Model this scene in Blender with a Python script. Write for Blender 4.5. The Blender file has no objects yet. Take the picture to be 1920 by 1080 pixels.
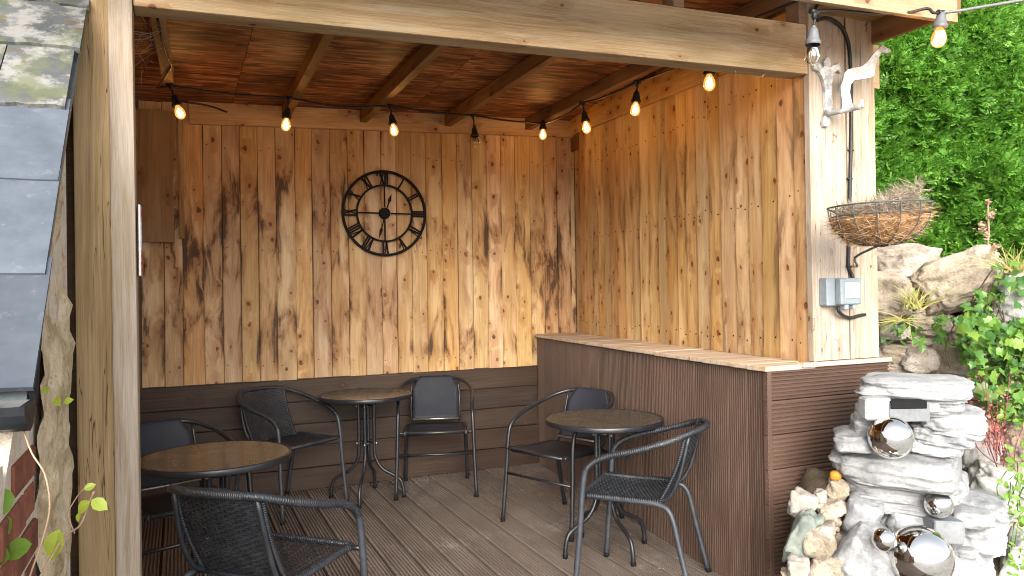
import bpy, bmesh, math, random
import numpy as np
from mathutils import Vector, Matrix, noise as mn
random.seed(7); rng = np.random.default_rng(7)
S = bpy.context.scene
COL = S.collection

# ------------------------------------------------------------------ camera, light, exposure
CAM = Vector((-0.6912466, -5.4121334, 1.37))
CR = Vector((0.9133791, -0.4068336, -0.0149991)); CU = Vector((0.0110853, -0.0119756, 0.9998668)); CF = Vector((0.4069591, 0.9134238, 0.0064284))
cam = bpy.data.cameras.new('camera'); camo = bpy.data.objects.new('camera', cam); COL.objects.link(camo)
cam.sensor_width = 36; cam.lens = 26.25; cam.clip_start = .05; cam.clip_end = 300
m = Matrix.Identity(4)
for i in range(3):
    m[i][0] = CR[i]; m[i][1] = CU[i]; m[i][2] = -CF[i]; m[i][3] = CAM[i]
camo.matrix_world = m
S.camera = camo

SUN_EL, SUN_AZ = math.radians(24), math.radians(202)      # azimuth measured from +Y clockwise: behind the camera, a little left
w = bpy.data.worlds.new('World'); S.world = w; w.use_nodes = True
nt = w.node_tree; nt.nodes.clear()
sky = nt.nodes.new('ShaderNodeTexSky'); sky.sky_type = 'NISHITA'; sky.sun_disc = False
sky.sun_elevation = SUN_EL; sky.sun_rotation = SUN_AZ; sky.air_density = 1.0; sky.dust_density = 3.0; sky.ozone_density = 1.0
hs = nt.nodes.new('ShaderNodeHueSaturation'); hs.inputs['Saturation'].default_value = .35
bg = nt.nodes.new('ShaderNodeBackground'); bg.inputs[1].default_value = .15
wo = nt.nodes.new('ShaderNodeOutputWorld')
nt.links.new(sky.outputs[0], hs.inputs['Color']); nt.links.new(hs.outputs[0], bg.inputs[0]); nt.links.new(bg.outputs[0], wo.inputs[0])
sl = bpy.data.lights.new('sun', 'SUN'); sl.energy = 1.4; sl.angle = math.radians(58); sl.color = (1, .95, .87)
so = bpy.data.objects.new('sun', sl); COL.objects.link(so)
sd = Vector((math.sin(SUN_AZ) * math.cos(SUN_EL), math.cos(SUN_AZ) * math.cos(SUN_EL), math.sin(SUN_EL)))
so.rotation_euler = sd.to_track_quat('Z', 'Y').to_euler(); so.location = sd * 20
S.view_settings.view_transform = 'Standard'; S.view_settings.look = 'None'
S.view_settings.exposure = 1.7; S.view_settings.gamma = 1
S.render.engine = 'CYCLES'; S.cycles.use_denoising = True; S.cycles.filter_width = 1.0; S.cycles.denoising_prefilter = 'ACCURATE'; S.cycles.max_bounces = 8; S.cycles.diffuse_bounces = 5
S.cycles.sample_clamp_indirect = 6; S.cycles.caustics_reflective = False; S.cycles.caustics_refractive = False

# ------------------------------------------------------------------ measuring helpers (photo pixel -> point on a real plane)
def ray(x, y): return CF + CR * ((x - 960) / 1400) - CU * ((y - 540) / 1400)
def hz(x, y, z=0.): r = ray(x, y); return CAM + r * ((z - CAM.z) / r.z)
def hy(x, y, v): r = ray(x, y); return CAM + r * ((v - CAM.y) / r.y)
def hd(x, y, d): return CAM + ray(x, y) * d
YAW = math.atan2(CR.y, CR.x)

# ------------------------------------------------------------------ object helpers
WL = {}
def thing(name, label=None, cat=None, loc=(0, 0, 0), rotz=0, group=None, kind=None):
    o = bpy.data.objects.new(name, None); COL.objects.link(o); o.location = loc; o.rotation_euler = (0, 0, rotz)
    o.empty_display_size = .1
    tag(o, label, cat, group, kind); WL[o.name] = Vector(loc); return o
def tag(o, label=None, cat=None, group=None, kind=None):
    if label: o['label'] = label
    if cat: o['category'] = cat
    if group: o['group'] = group
    if kind: o['kind'] = kind
    return o
def link(name, me, mat=None, parent=None, loc=(0, 0, 0), local=False):
    o = bpy.data.objects.new(name, me); COL.objects.link(o)
    if mat is not None and len(me.materials) == 0: me.materials.append(mat)
    loc = Vector(loc); WL[o.name] = loc
    if parent is not None:
        o.parent = parent
        o.location = loc if local else loc - WL[parent.name]
    else: o.location = loc
    return o
def mesh_from(name, V, F, smooth=False):
    me = bpy.data.meshes.new(name); me.from_pydata([tuple(v) for v in V], [], F); me.validate(); me.update()
    if smooth: me.polygons.foreach_set('use_smooth', [True] * len(me.polygons))
    return me
def from_bm(name, bm, smooth=False):
    me = bpy.data.meshes.new(name); bm.to_mesh(me); bm.free()
    if smooth: me.polygons.foreach_set('use_smooth', [True] * len(me.polygons))
    return me
def recenter(me):
    n = len(me.vertices); a = np.empty(n * 3, np.float32); me.vertices.foreach_get('co', a); a = a.reshape(-1, 3)
    c = (a.min(0) + a.max(0)) / 2; a -= c; me.vertices.foreach_set('co', a.ravel()); me.update(); return Vector(c.tolist())
def solid(name, me, mat, parent=None):
    """mesh in world coordinates -> object whose origin sits in the mesh"""
    c = recenter(me); return link(name, me, mat, parent, c)
def axes(o, X, Y, Z):
    X, Y, Z = Vector(X).normalized(), Vector(Y).normalized(), Vector(Z).normalized()
    o.rotation_euler = Matrix((X, Y, Z)).transposed().to_euler()
    return o
def bm_box(bm, c, s, rot=None):
    r = bmesh.ops.create_cube(bm, size=1)
    M = Matrix.Translation(Vector(c)) @ (rot.to_4x4() if rot else Matrix.Identity(4)) @ Matrix.Diagonal((*s, 1))
    bmesh.ops.transform(bm, matrix=M, verts=r['verts']); return r['verts']
def box(name, c, s, mat, parent=None, bev=.003, rot=None, segs=1):
    bm = bmesh.new(); bm_box(bm, (0, 0, 0), s)
    if bev: bmesh.ops.bevel(bm, geom=bm.edges[:], offset=bev, segments=segs, affect='EDGES', profile=.7)
    o = link(name, from_bm(name, bm), mat, parent, c)
    if rot is not None: o.rotation_euler = rot.to_euler()
    return o
def prism(name, prof, L, mat, origin, X, Y, parent=None, cap=True):
    """profile in (y,z) extruded along local X for length L; local frame X,Y,Z=XxY at origin"""
    n = len(prof); V = [(0, a, b) for a, b in prof] + [(L, a, b) for a, b in prof]
    F = [(i, (i + 1) % n, n + (i + 1) % n, n + i) for i in range(n)]
    if cap: F += [tuple(range(n - 1, -1, -1)), tuple(range(n, 2 * n))]
    me = mesh_from(name, V, F)
    bm = bmesh.new(); bm.from_mesh(me); bmesh.ops.recalc_face_normals(bm, faces=bm.faces[:]); bm.to_mesh(me); bm.free()
    o = link(name, me, mat, parent, origin)
    X = Vector(X).normalized(); Y = Vector(Y).normalized(); axes(o, X, Y, X.cross(Y)); return o
def plank(name, origin, X, Y, L, W, t0, t1, mat, parent=None, bend=0., seg=1, ends=0.):
    """feather edged board: length along X, width along Y, face towards X x Y; back at z=0"""
    V = []; F = []; e = .0025
    prof = [(e * .2, 0), (0, t0 - e), (e, t0), (W - e, t1), (W, t1 - e), (W - e * .2, 0)]
    n = len(prof)
    for i in range(seg + 1):
        f = i / seg; k = bend * math.sin(f * math.pi * 1.3)
        for a, b in prof: V.append((f * L + (ends * a / W if i in (0, seg) else 0), a + k, b))
    for s in range(seg):
        for i in range(n):
            j = (i + 1) % n; F.append((s * n + i, s * n + j, (s + 1) * n + j, (s + 1) * n + i))
    F += [tuple(range(n - 1, -1, -1)), tuple(range(seg * n, seg * n + n))]
    me = mesh_from(name, V, F); bm = bmesh.new(); bm.from_mesh(me); bmesh.ops.recalc_face_normals(bm, faces=bm.faces[:]); bm.to_mesh(me); bm.free()
    o = link(name, me, mat, parent, origin)
    X = Vector(X).normalized(); Y = Vector(Y).normalized(); axes(o, X, Y, X.cross(Y)); return o
def beam(name, a, b, W, H, mat, parent=None, bev=.004, up=(0, 0, 1)):
    """rectangular timber from a to b (centre line), W sideways, H along up"""
    a, b = Vector(a), Vector(b); X = (b - a).normalized(); U = Vector(up); Z = (U - X * U.dot(X)).normalized(); Y = Z.cross(X)
    bm = bmesh.new(); bm_box(bm, (0, 0, 0), ((b - a).length, W, H))
    if bev: bmesh.ops.bevel(bm, geom=bm.edges[:], offset=bev, segments=2, affect='EDGES', profile=.6)
    o = link(name, from_bm(name, bm), mat, parent, (a + b) / 2); axes(o, X, Y, Z); return o
def smooth_path(P, k=6, closed=False):
    P = [Vector(p) for p in P]; n = len(P); out = []
    rngs = range(n if closed else n - 1)
    for i in rngs:
        p0 = P[(i - 1) % n] if closed or i > 0 else P[0] * 2 - P[1]; p1 = P[i]; p2 = P[(i + 1) % n]
        p3 = P[(i + 2) % n] if closed or i + 2 < n else P[-1] * 2 - P[-2]
        for j in range(k):
            t = j / k
            out.append(.5 * ((2 * p1) + (p2 - p0) * t + (2 * p0 - 5 * p1 + 4 * p2 - p3) * t * t + (3 * p1 - p0 - 3 * p2 + p3) * t ** 3))
    if not closed: out.append(P[-1].copy())
    return out
def fillet(P, r=.04, k=5):
    """polyline with rounded corners"""
    P = [Vector(p) for p in P]; out = [P[0]]
    for i in range(1, len(P) - 1):
        a = (P[i - 1] - P[i]); b = (P[i + 1] - P[i]); q = min(r, a.length * .49, b.length * .49); a.normalize(); b.normalize()
        s, e = P[i] + a * q, P[i] + b * q
        for j in range(k + 1):
            t = j / k; out.append(s * (1 - t) ** 2 + P[i] * 2 * t * (1 - t) + e * t * t)
    out.append(P[-1]); return out
def bm_tube(bm, P, r, seg=8, closed=False, cap=True):
    P = [Vector(p) for p in P]; n = len(P); rings = []
    T = []
    for i in range(n):
        a = P[(i - 1) % n] if closed or i > 0 else P[i]; b = P[(i + 1) % n] if closed or i < n - 1 else P[i]
        T.append((b - a).normalized())
    N = T[0].orthogonal().normalized()
    for i in range(n):
        N = (N - T[i] * N.dot(T[i])).normalized(); B = T[i].cross(N)
        rr = r[i] if isinstance(r, (list, tuple)) else r
        rings.append([bm.verts.new(P[i] + (N * math.cos(2 * math.pi * k / seg) + B * math.sin(2 * math.pi * k / seg)) * rr) for k in range(seg)])
    for i in range(n if closed else n - 1):
        A, Bq = rings[i], rings[(i + 1) % n]
        for k in range(seg):
            f = bm.faces.new((A[k], A[(k + 1) % seg], Bq[(k + 1) % seg], Bq[k])); f.smooth = True
    if cap and not closed:
        bm.faces.new(rings[0][::-1]); bm.faces.new(rings[-1])
def tube(name, P, r, mat, parent=None, seg=8, closed=False, local=False):
    bm = bmesh.new(); bm_tube(bm, P, r, seg, closed)
    me = from_bm(name, bm); c = recenter(me); return link(name, me, mat, parent, c, local)
def bm_lathe(bm, prof, c=(0, 0, 0), seg=20):
    c = Vector(c); R = []
    for r, z in prof:
        R.append([bm.verts.new(c + Vector((max(r, 1e-5) * math.cos(2 * math.pi * k / seg), max(r, 1e-5) * math.sin(2 * math.pi * k / seg), z))) for k in range(seg)])
    for i in range(len(R) - 1):
        for k in range(seg):
            f = bm.faces.new((R[i][k], R[i][(k + 1) % seg], R[i + 1][(k + 1) % seg], R[i + 1][k])); f.smooth = True
def nz(p, s=1., o=0.): return mn.noise(Vector(p) * s + Vector((o, o * 1.7, o * 2.3)))
def rock_mesh(name, size, seed, rough=.18, strata=0., sub=3, sq=.75):
    bm = bmesh.new(); bmesh.ops.create_icosphere(bm, subdivisions=sub, radius=1)
    for v in bm.verts:
        p = v.co.copy(); q = Vector([math.copysign(abs(c) ** sq, c) for c in p])
        q *= 1 / max(.75, (abs(q.x) ** 4 + abs(q.y) ** 4 + abs(q.z) ** 4) ** .25)
        k = 1 + rough * (nz(p, 1.1, seed * 3.1) * 1.2 + nz(p, 2.6, seed * 5.3) * .6 + nz(p, 6, seed) * .34 + nz(p, 13, seed) * .12)
        f = (nz(p, 1.7, seed * 7.7)); k -= rough * .5 * max(0, abs(f) - .15)
        k -= rough * .55 * (1 - abs(nz(p, 2.3, seed * 2.1)) * 6) * .35 if abs(nz(p, 2.3, seed * 2.1)) < .16 else 0
        if strata: k += strata * 1.3 * (nz((p.x * .9, p.y * .9, p.z * 5.5), 1, seed * 1.9) + .5 * nz((p.x * 1.6, p.y * 1.6, p.z * 13), 1, seed))
        q = q * k
        if strata: q += Vector((q.x, q.y, 0)).normalized() * strata * (abs(math.sin(q.z * 6 + seed + nz(p, 2, seed) * 1.5)) ** .5 - .7) if Vector((q.x, q.y, 0)).length > .05 else Vector()
        v.co = q
    lo = Vector([min(v.co[i] for v in bm.verts) for i in range(3)]); hi = Vector([max(v.co[i] for v in bm.verts) for i in range(3)]); md = (lo + hi) / 2; ex = hi - lo
    for v in bm.verts: v.co = Vector([(v.co[i] - md[i]) / ex[i] * size[i] for i in range(3)])
    me = from_bm(name, bm, True); return me

# ------------------------------------------------------------------ material helpers
class G:
    def __init__(s, name):
        s.m = bpy.data.materials.new(name); s.m.use_nodes = True; s.t = s.m.node_tree; s.t.nodes.clear()
        s.out = s.t.nodes.new('ShaderNodeOutputMaterial'); s.b = s.t.nodes.new('ShaderNodeBsdfPrincipled'); s.t.links.new(s.b.outputs[0], s.out.inputs[0])
    def a(s, typ, ins={}, **kw):
        n = s.t.nodes.new('ShaderNode' + typ)
        for k, v in kw.items(): setattr(n, k, v)
        for k, v in ins.items(): s.set(n.inputs[k], v)
        return n
    def set(s, i, v):
        if hasattr(v, 'is_output'): s.t.links.new(v, i)
        else: i.default_value = (tuple(v) + (1,) if isinstance(v, (tuple, list)) and len(v) == 3 and i.type == 'RGBA' else v)
    def ma(s, op, a, b=0., c=0.):
        n = s.a('Math', {0: a, 1: b, 2: c}, operation=op); return n.outputs[0]
    def mul(s, a, b): return s.ma('MULTIPLY', a, b)
    def mix(s, f, a, b, bt='MIX'): n = s.a('Mix', {0: f, 6: a, 7: b}, data_type='RGBA', blend_type=bt); return n.outputs[2]
    def mr(s, v, a, b, c=0., d=1., smooth=True):
        return s.a('MapRange', {0: v, 1: a, 2: b, 3: c, 4: d}, interpolation_type='SMOOTHSTEP' if smooth else 'LINEAR').outputs[0]
    def vm(s, v, k): return s.a('VectorMath', {0: v, 1: k}, operation='MULTIPLY').outputs[0]
    def va(s, v, k): return s.a('VectorMath', {0: v, 1: k}, operation='ADD').outputs[0]
    def noise(s, v, sc=1., det=3., ro=.55, dis=0., col=False):
        n = s.a('TexNoise', {'Vector': v, 'Scale': sc, 'Detail': det, 'Roughness': ro, 'Distortion': dis}); return n.outputs[1 if col else 0]
    def vor(s, v, sc=1., feat='F1', rnd=1., dims='3D'):
        return s.a('TexVoronoi', {'Vector': v, 'Scale': sc, 'Randomness': rnd}, feature=feat, voronoi_dimensions=dims)
    def ramp(s, f, st, ip='LINEAR'):
        n = s.a('ValToRGB', {0: f}); r = n.color_ramp; r.interpolation = ip
        while len(r.elements) < len(st): r.elements.new(.5)
        for e, (p, c) in zip(r.elements, st): e.position = p; e.color = (*c, 1)
        return n.outputs[0]
    def obj(s): return s.a('TexCoord').outputs['Object']
    def pos(s): return s.a('NewGeometry').outputs['Position']
    def rand(s): return s.a('ObjectInfo').outputs['Random']
    def island(s): return s.a('NewGeometry').outputs['Random Per Island']
    def xyz(s, v): return s.a('SeparateXYZ', {0: v}).outputs
    def comb(s, x, y, z): return s.a('CombineXYZ', {0: x, 1: y, 2: z}).outputs[0]
    def hsv(s, c, h=.5, sa=1., v=1.): return s.a('HueSaturation', {'Color': c, 'Hue': h, 'Saturation': sa, 'Value': v}).outputs[0]
    def bump(s, h, st=.3, d=.002):
        n = s.a('Bump', {'Height': h, 'Strength': st, 'Distance': d}); s.t.links.new(n.outputs[0], s.b.inputs['Normal'])
    def fin(s, col, rough=.6, spec=.5, metal=0., **kw):
        s.set(s.b.inputs['Base Color'], col); s.set(s.b.inputs['Roughness'], rough); s.set(s.b.inputs['Specular IOR Level'], spec); s.set(s.b.inputs['Metallic'], metal)
        for k, v in kw.items(): s.set(s.b.inputs[k], v)
        return s.m

def wood(name, dark, mid, light, knots=.6, stain=0., weather=None, weather_z=None, wcov=(.36, .62), rough=.62, spec=.3, tint=.16, green=0., ksc=(7.2, 8.5), cracks=0., mott=.5, gc=.35):
    g = G(name); o = g.obj(); r = g.rand()
    off = g.comb(g.mul(r, 37.), g.mul(r, 91.), g.mul(r, 53.)); v = g.va(o, off); x, y, z = g.xyz(v); y = g.ma('ADD', y, z)
    kv = g.comb(g.mul(x, ksc[0]), g.mul(y, ksc[1]), 0.)
    vo = g.vor(kv, 1., dims='2D'); cx, cy, cz = g.xyz(vo.outputs['Color'])
    dv = g.a('VectorMath', {0: kv, 1: vo.outputs['Position']}, operation='SUBTRACT').outputs[0]
    wob = g.vm(g.noise(g.vm(v, (30, 30, 5)), 1, 2, col=True), (.2, .2, 0)); dv = g.va(g.va(dv, wob), (-.1, -.1, 0))
    def ln(k): return g.a('VectorMath', {0: g.vm(dv, k)}, operation='LENGTH').outputs[1]
    de = g.vor(kv, 1., 'DISTANCE_TO_EDGE', dims='2D').outputs['Distance']; has = g.mul(g.ma('GREATER_THAN', cx, 1 - knots), g.mr(de, .0, .16)); sz = g.mr(cy, 0, 1, .3, 1.45, False)
    core = g.mul(g.mr(g.ma('DIVIDE', ln((.85, 1, 0)), sz), .06, .095, 1, 0), has)
    halo = g.mul(g.mr(g.ma('DIVIDE', ln((.26, 1, 0)), sz), .05, .38, 1, 0), has)
    warp = g.ma('ADD', g.mul(g.noise(g.vm(v, (1.6, 5, 5)), 1, 2), .05), g.mul(halo, .018))
    yw = g.ma('ADD', y, warp)
    gr = g.noise(g.comb(g.mul(x, 1.3), g.mul(yw, 95), g.mul(z, 60)), 1, 4, .7)
    fine = g.noise(g.comb(g.mul(x, 7), g.mul(yw, 330), g.mul(z, 330)), 1, 2, .6)
    c = g.ramp(gr, [(.26, dark), (.46, mid), (.7, light)])
    c = g.mix(gc, c, g.ramp(fine, [(.3, (.55, .5, .45)), (.7, (1.15, 1.15, 1.15))]), 'MULTIPLY')
    blot = g.noise(g.vm(v, (1.5, 9, 9)), 1, 3)
    c = g.mix(.6, c, g.ramp(blot, [(.3, (.66, .58, .5)), (.6, (1.06, 1.05, 1.03))]), 'MULTIPLY')
    mo = g.noise(g.vm(v, (1.1, 7, 7)), 1, 3, .6); mo2 = g.noise(g.va(g.vm(v, (.9, 6, 6)), (9, 4, 2)), 1, 3, .6)
    c = g.mix(g.mul(g.mr(mo, .5, .68), mott), c, (light[0] * 1.12, light[1] * 1.18, light[2] * 1.3)); c = g.mix(g.mul(g.mr(mo2, .52, .7), mott), c, (mid[0] * .88, mid[1] * .72, mid[2] * .52))
    c = g.mix(g.mul(halo, .55), c, (mid[0] * .62, mid[1] * .45, mid[2] * .34))
    c = g.mix(g.mul(core, .85), c, g.mix(cz, (.13, .045, .014), (.03, .014, .008)))
    h2 = g.ma('FRACT', g.mul(r, 17.31)); c = g.hsv(c, g.mr(h2, 0, 1, .492, .506, False), g.mr(g.ma('FRACT', g.mul(r, 7.7)), 0, 1, .88, 1.12, False), g.mr(r, 0, 1, 1 - tint, 1 + tint, False))
    if stain:
        pz = g.pos(); clus = g.noise(g.vm(pz, (1.6, 1.6, 1.0)), 1, 2)
        sn = g.noise(g.comb(g.mul(x, 2.4), g.mul(yw, 10), g.mul(r, 9.)), 1, 6, .62, .7)
        zz = g.xyz(pz)[2]; band = g.mul(g.mr(zz, .72, 1.0), g.mr(zz, 2.55, 1.95))
        edge = g.ma('ABSOLUTE', g.ma('SUBTRACT', g.xyz(o)[1], .06))
        th = g.ma('ADD', g.ma('SUBTRACT', g.ma('ADD', sn, g.mul(g.ma('SUBTRACT', clus, .5), .5)), g.mr(band, 0, 1, .16, -.03)), g.mr(edge, .02, .06, -.02, .05))
        th = g.ma('ADD', th, g.ma('ADD', g.mul(g.ma('SUBTRACT', gr, .5), .22), g.mul(g.ma('SUBTRACT', fine, .5), .10)))
        c = g.mix(g.mul(g.mul(g.mr(th, .47, .63), stain), .66), c, (.24, .105, .034), 'MIX'); c = g.mix(g.mul(g.mul(g.mr(th, .585, .70), stain), .86), c, (.034, .018, .010))
    if weather:
        wn = g.noise(g.vm(v, (2.2, 30, 30)), 1, 5, .7)
        wf = g.mr(wn, *wcov)
        if weather_z: wf = g.mul(g.mr(wn, .22, .5, .45, 1), g.mr(g.ma('ADD', g.xyz(g.pos())[2], g.mul(g.ma('SUBTRACT', wn, .5), .35)), weather_z[0], weather_z[1], 1, 0))
        c = g.mix(g.mul(wf, .85), c, g.mix(g.mr(fine, .35, .65), weather, tuple(min(1, q * 1.25) for q in weather)))
    if green:
        gn = g.noise(g.vm(v, (1.3, 7, 3)), 1, 3); c = g.mix(g.mul(g.mr(gn, .5, .72), green), c, (.13, .11, .035))
    if cracks:
        cn = g.noise(g.comb(g.mul(x, .8), g.mul(yw, 26), 0.), 1, 3, .5); cr = g.mr(g.ma('ABSOLUTE', g.ma('SUBTRACT', cn, .5)), .0, .006, cracks, 0)
        c = g.mix(cr, c, (.03, .018, .01))
    hgt = g.ma('SUBTRACT', g.ma('ADD', g.mul(gr, .5), g.mul(fine, .5)), g.mul(core, .5)); g.bump(hgt, .35, .002)
    return g.fin(c, g.mr(fine, .3, .7, rough - .08, rough + .1), spec)

W_BACK = wood('pine_cladding_stained', (.37, .205, .085), (.53, .345, .165), (.62, .445, .245), .42, 1.0, mott=.6, gc=.5)
W_SIDE = wood('pine_cladding', (.39, .22, .09), (.55, .36, .17), (.62, .44, .235), .46, .55, mott=.6, gc=.5)
W_WIDE = wood('olive_rough_board', (.18, .10, .035), (.30, .185, .07), (.38, .25, .10), .3, .6)
W_BEAM = wood('beam_timber', (.26, .165, .08), (.37, .26, .135), (.44, .325, .185), .22, 0, weather=(.38, .305, .205), wcov=(.45, .72), green=.4, mott=.3, gc=.6, rough=.82, spec=.1)
W_POST = wood('post_timber', (.20, .132, .062), (.27, .185, .09), (.325, .232, .12), .12, 0, green=.12, cracks=.9, ksc=(5, 6), gc=.6, mott=.25, rough=.8, spec=.12)
W_POSTB = wood('pale_post_timber', (0.241, 0.186, 0.131), (0.282, 0.227, 0.162), (0.316, 0.261, 0.193), .1, 0, weather=(0.303, 0.261, 0.217), ksc=(6, 6), gc=.5, mott=.15, rough=.8, spec=.12)
W_PIER = wood('weathered_pier_timber', (.25, .165, .09), (.335, .245, .15), (.39, .30, .195), .30, 0, weather=(.335, .30, .26), wcov=(.25, .62), cracks=.7, mott=.45, gc=.65, rough=.85, spec=.1)
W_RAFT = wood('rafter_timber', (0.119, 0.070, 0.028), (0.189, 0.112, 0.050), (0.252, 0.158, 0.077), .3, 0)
W_LEDGE = wood('ledge_timber', (.29, .19, .11), (.42, .29, .175), (.50, .37, .25), .2, 0, weather=(.45, .38, .31))
W_SKIRT = wood('brown_stained_timber', (0.023, 0.014, 0.010), (0.042, 0.026, 0.018), (0.068, 0.044, 0.031), .1, 0, rough=.6, mott=.4)
W_DARK = wood('backing_timber', (.05, .03, .015), (.08, .05, .025), (.11, .07, .04), .3, 0)

def decking(name, a, b, dirt, rough=.6, spec=.35):
    g = G(name); o = g.obj(); r = g.rand(); v = g.va(o, g.comb(g.mul(r, 31.), g.mul(r, 77.), 0.)); x, y, z = g.xyz(v)
    n1 = g.noise(g.comb(g.mul(x, 3), g.mul(y, 160), g.mul(z, 160)), 1, 3, .6); n2 = g.noise(g.vm(v, (2, 5, 5)), 1, 4, .6)
    c = g.mix(n1, a, b)
    c = g.mix(.5, c, g.ramp(n2, [(.3, (.55, .5, .48)), (.65, (1.2, 1.18, 1.15))]), 'MULTIPLY')
    p = g.pos(); dn = g.noise(p, 1.7, 4, .65); dn2 = g.noise(g.vm(v, (14, 40, 40)), 1, 3, .7)
    df = g.mul(g.mr(dn, .52, .72), g.mr(dn2, .4, .65))
    if dirt: c = g.mix(g.mul(df, .7), c, dirt)
    sp = g.vor(g.vm(p, (1, 1, 1)), 55.); spk = g.mul(g.mr(sp.outputs['Distance'], .06, .13, 1, 0), g.ma('GREATER_THAN', g.xyz(sp.outputs['Color'])[0], .965))
    c = g.mix(g.mul(spk, .8), c, (.34, .29, .24))
    c = g.hsv(c, .5, 1., g.mr(r, 0, 1, .86, 1.14, False)); g.bump(n1, .3, .001)
    return g.fin(c, g.mr(n2, .3, .7, rough - .1, rough + .1), spec)
M_DECK = decking('weathered_deck', (.115, .09, .076), (.235, .195, .168), (.36, .32, .28), .6, .35)
M_COMP = decking('brown_composite_decking', (.07, .042, .031), (.115, .073, .053), None, .6, .3)
M_COMPF = decking('brown_composite_front', (.072, .042, .03), (.11, .068, .05), None, .6, .3)

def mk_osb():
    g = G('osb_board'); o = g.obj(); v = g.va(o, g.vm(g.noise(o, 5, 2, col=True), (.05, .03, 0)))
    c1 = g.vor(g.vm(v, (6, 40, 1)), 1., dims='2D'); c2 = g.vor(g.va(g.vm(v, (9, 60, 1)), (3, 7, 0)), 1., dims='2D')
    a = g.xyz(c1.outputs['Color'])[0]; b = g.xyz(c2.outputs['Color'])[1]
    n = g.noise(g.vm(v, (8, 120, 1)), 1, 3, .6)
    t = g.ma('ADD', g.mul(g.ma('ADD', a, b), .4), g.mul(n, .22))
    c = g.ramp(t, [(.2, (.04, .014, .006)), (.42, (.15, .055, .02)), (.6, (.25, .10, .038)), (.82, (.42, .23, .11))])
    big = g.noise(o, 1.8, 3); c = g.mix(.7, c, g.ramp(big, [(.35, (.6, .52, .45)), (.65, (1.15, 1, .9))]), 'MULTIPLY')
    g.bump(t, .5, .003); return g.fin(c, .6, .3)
M_OSB = mk_osb()

def mk_metal(name, col, rough, spec=.5, bumpsc=0, metal=0., dust=0.):
    g = G(name); o = g.obj(); n = g.noise(o, 35, 3, .6)
    c = g.mix(n, tuple(q * .75 for q in col), tuple(q * 1.3 for q in col))
    if dust: c = g.mix(g.mul(g.mr(g.noise(o, 9, 4, .7), .45, .75), dust), c, (.20, .19, .17))
    if bumpsc: g.bump(g.noise(o, bumpsc, 2), .25, .0008)
    return g.fin(c, g.mr(n, .3, .7, rough - .06, rough + .1), spec, metal)
M_BLK = mk_metal('black_painted_steel', (.011, .0125, .016), .36, .55, 0, 0, .05)
M_RAT = mk_metal('black_rattan', (.014, .017, .022), .42, .5, 300, 0, .12)
M_RATA = mk_metal('grey_black_rattan_tube', (.028, .033, .042), .45, .5, 300, 0, .12)
M_CABLE = mk_metal('black_cable', (.014, .014, .015), .5, .4)
M_IRON = mk_metal('black_iron', (.008, .008, .009), .75, .15)
M_GUT = mk_metal('black_plastic_gutter', (.010, .012, .016), .35, .25)
M_VERGE = mk_metal('dark_verge', (.02, .022, .025), .8, .1)
M_GREYP = mk_metal('grey_plastic', (.20, .235, .26), .45, .4)
M_GREYD = mk_metal('dark_grey_plastic', (.10, .12, .13), .5, .4)
M_WHITEP = mk_metal('white_plastic', (.40, .41, .41), .3, .5)
M_RED = mk_metal('red_print', (.42, .02, .03), .5, .4)
M_WIRE = mk_metal('dark_wire', (.06, .065, .06), .5, .5)
M_ORANGE = mk_metal('orange_pebble', (.45, .18, .02), .5, .4, 60)
M_STEEL = mk_metal('galvanised_bolt', (.45, .45, .45), .35, .5, 0, .9)

def mk_textilene():
    g = G('black_mesh_fabric'); o = g.obj(); x, y, z = g.xyz(o)
    s1 = g.ma('SINE', g.mul(x, 1500.)); s2 = g.ma('SINE', g.mul(g.ma('ADD', y, z), 1500.)); h = g.ma('MULTIPLY', s1, s2)
    n = g.noise(o, 14, 3); c = g.mix(n, (.012, .0135, .020), (.025, .028, .039)); g.bump(h, .2, .0006)
    return g.fin(c, .62, .3)
M_TEX = mk_textilene()

def mk_glass_top():
    g = G('rippled_tinted_glass'); o = g.obj(); n = g.noise(o, 75, 2, .5); n2 = g.noise(o, 6, 4, .6)
    g.bump(n, .12, .002)
    c = g.mix(n2, (.04, .037, .028), (.10, .09, .066)); c = g.mix(g.mul(g.mr(g.noise(o, 22, 5, .75), .55, .7), .5), c, (.22, .2, .16))
    return g.fin(c, g.mr(n2, .3, .7, .16, .32), .6, 0., **{'Transmission Weight': .35, 'IOR': 1.5, 'Coat Weight': .25, 'Coat Roughness': .08})
M_GLASS = mk_glass_top()

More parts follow.
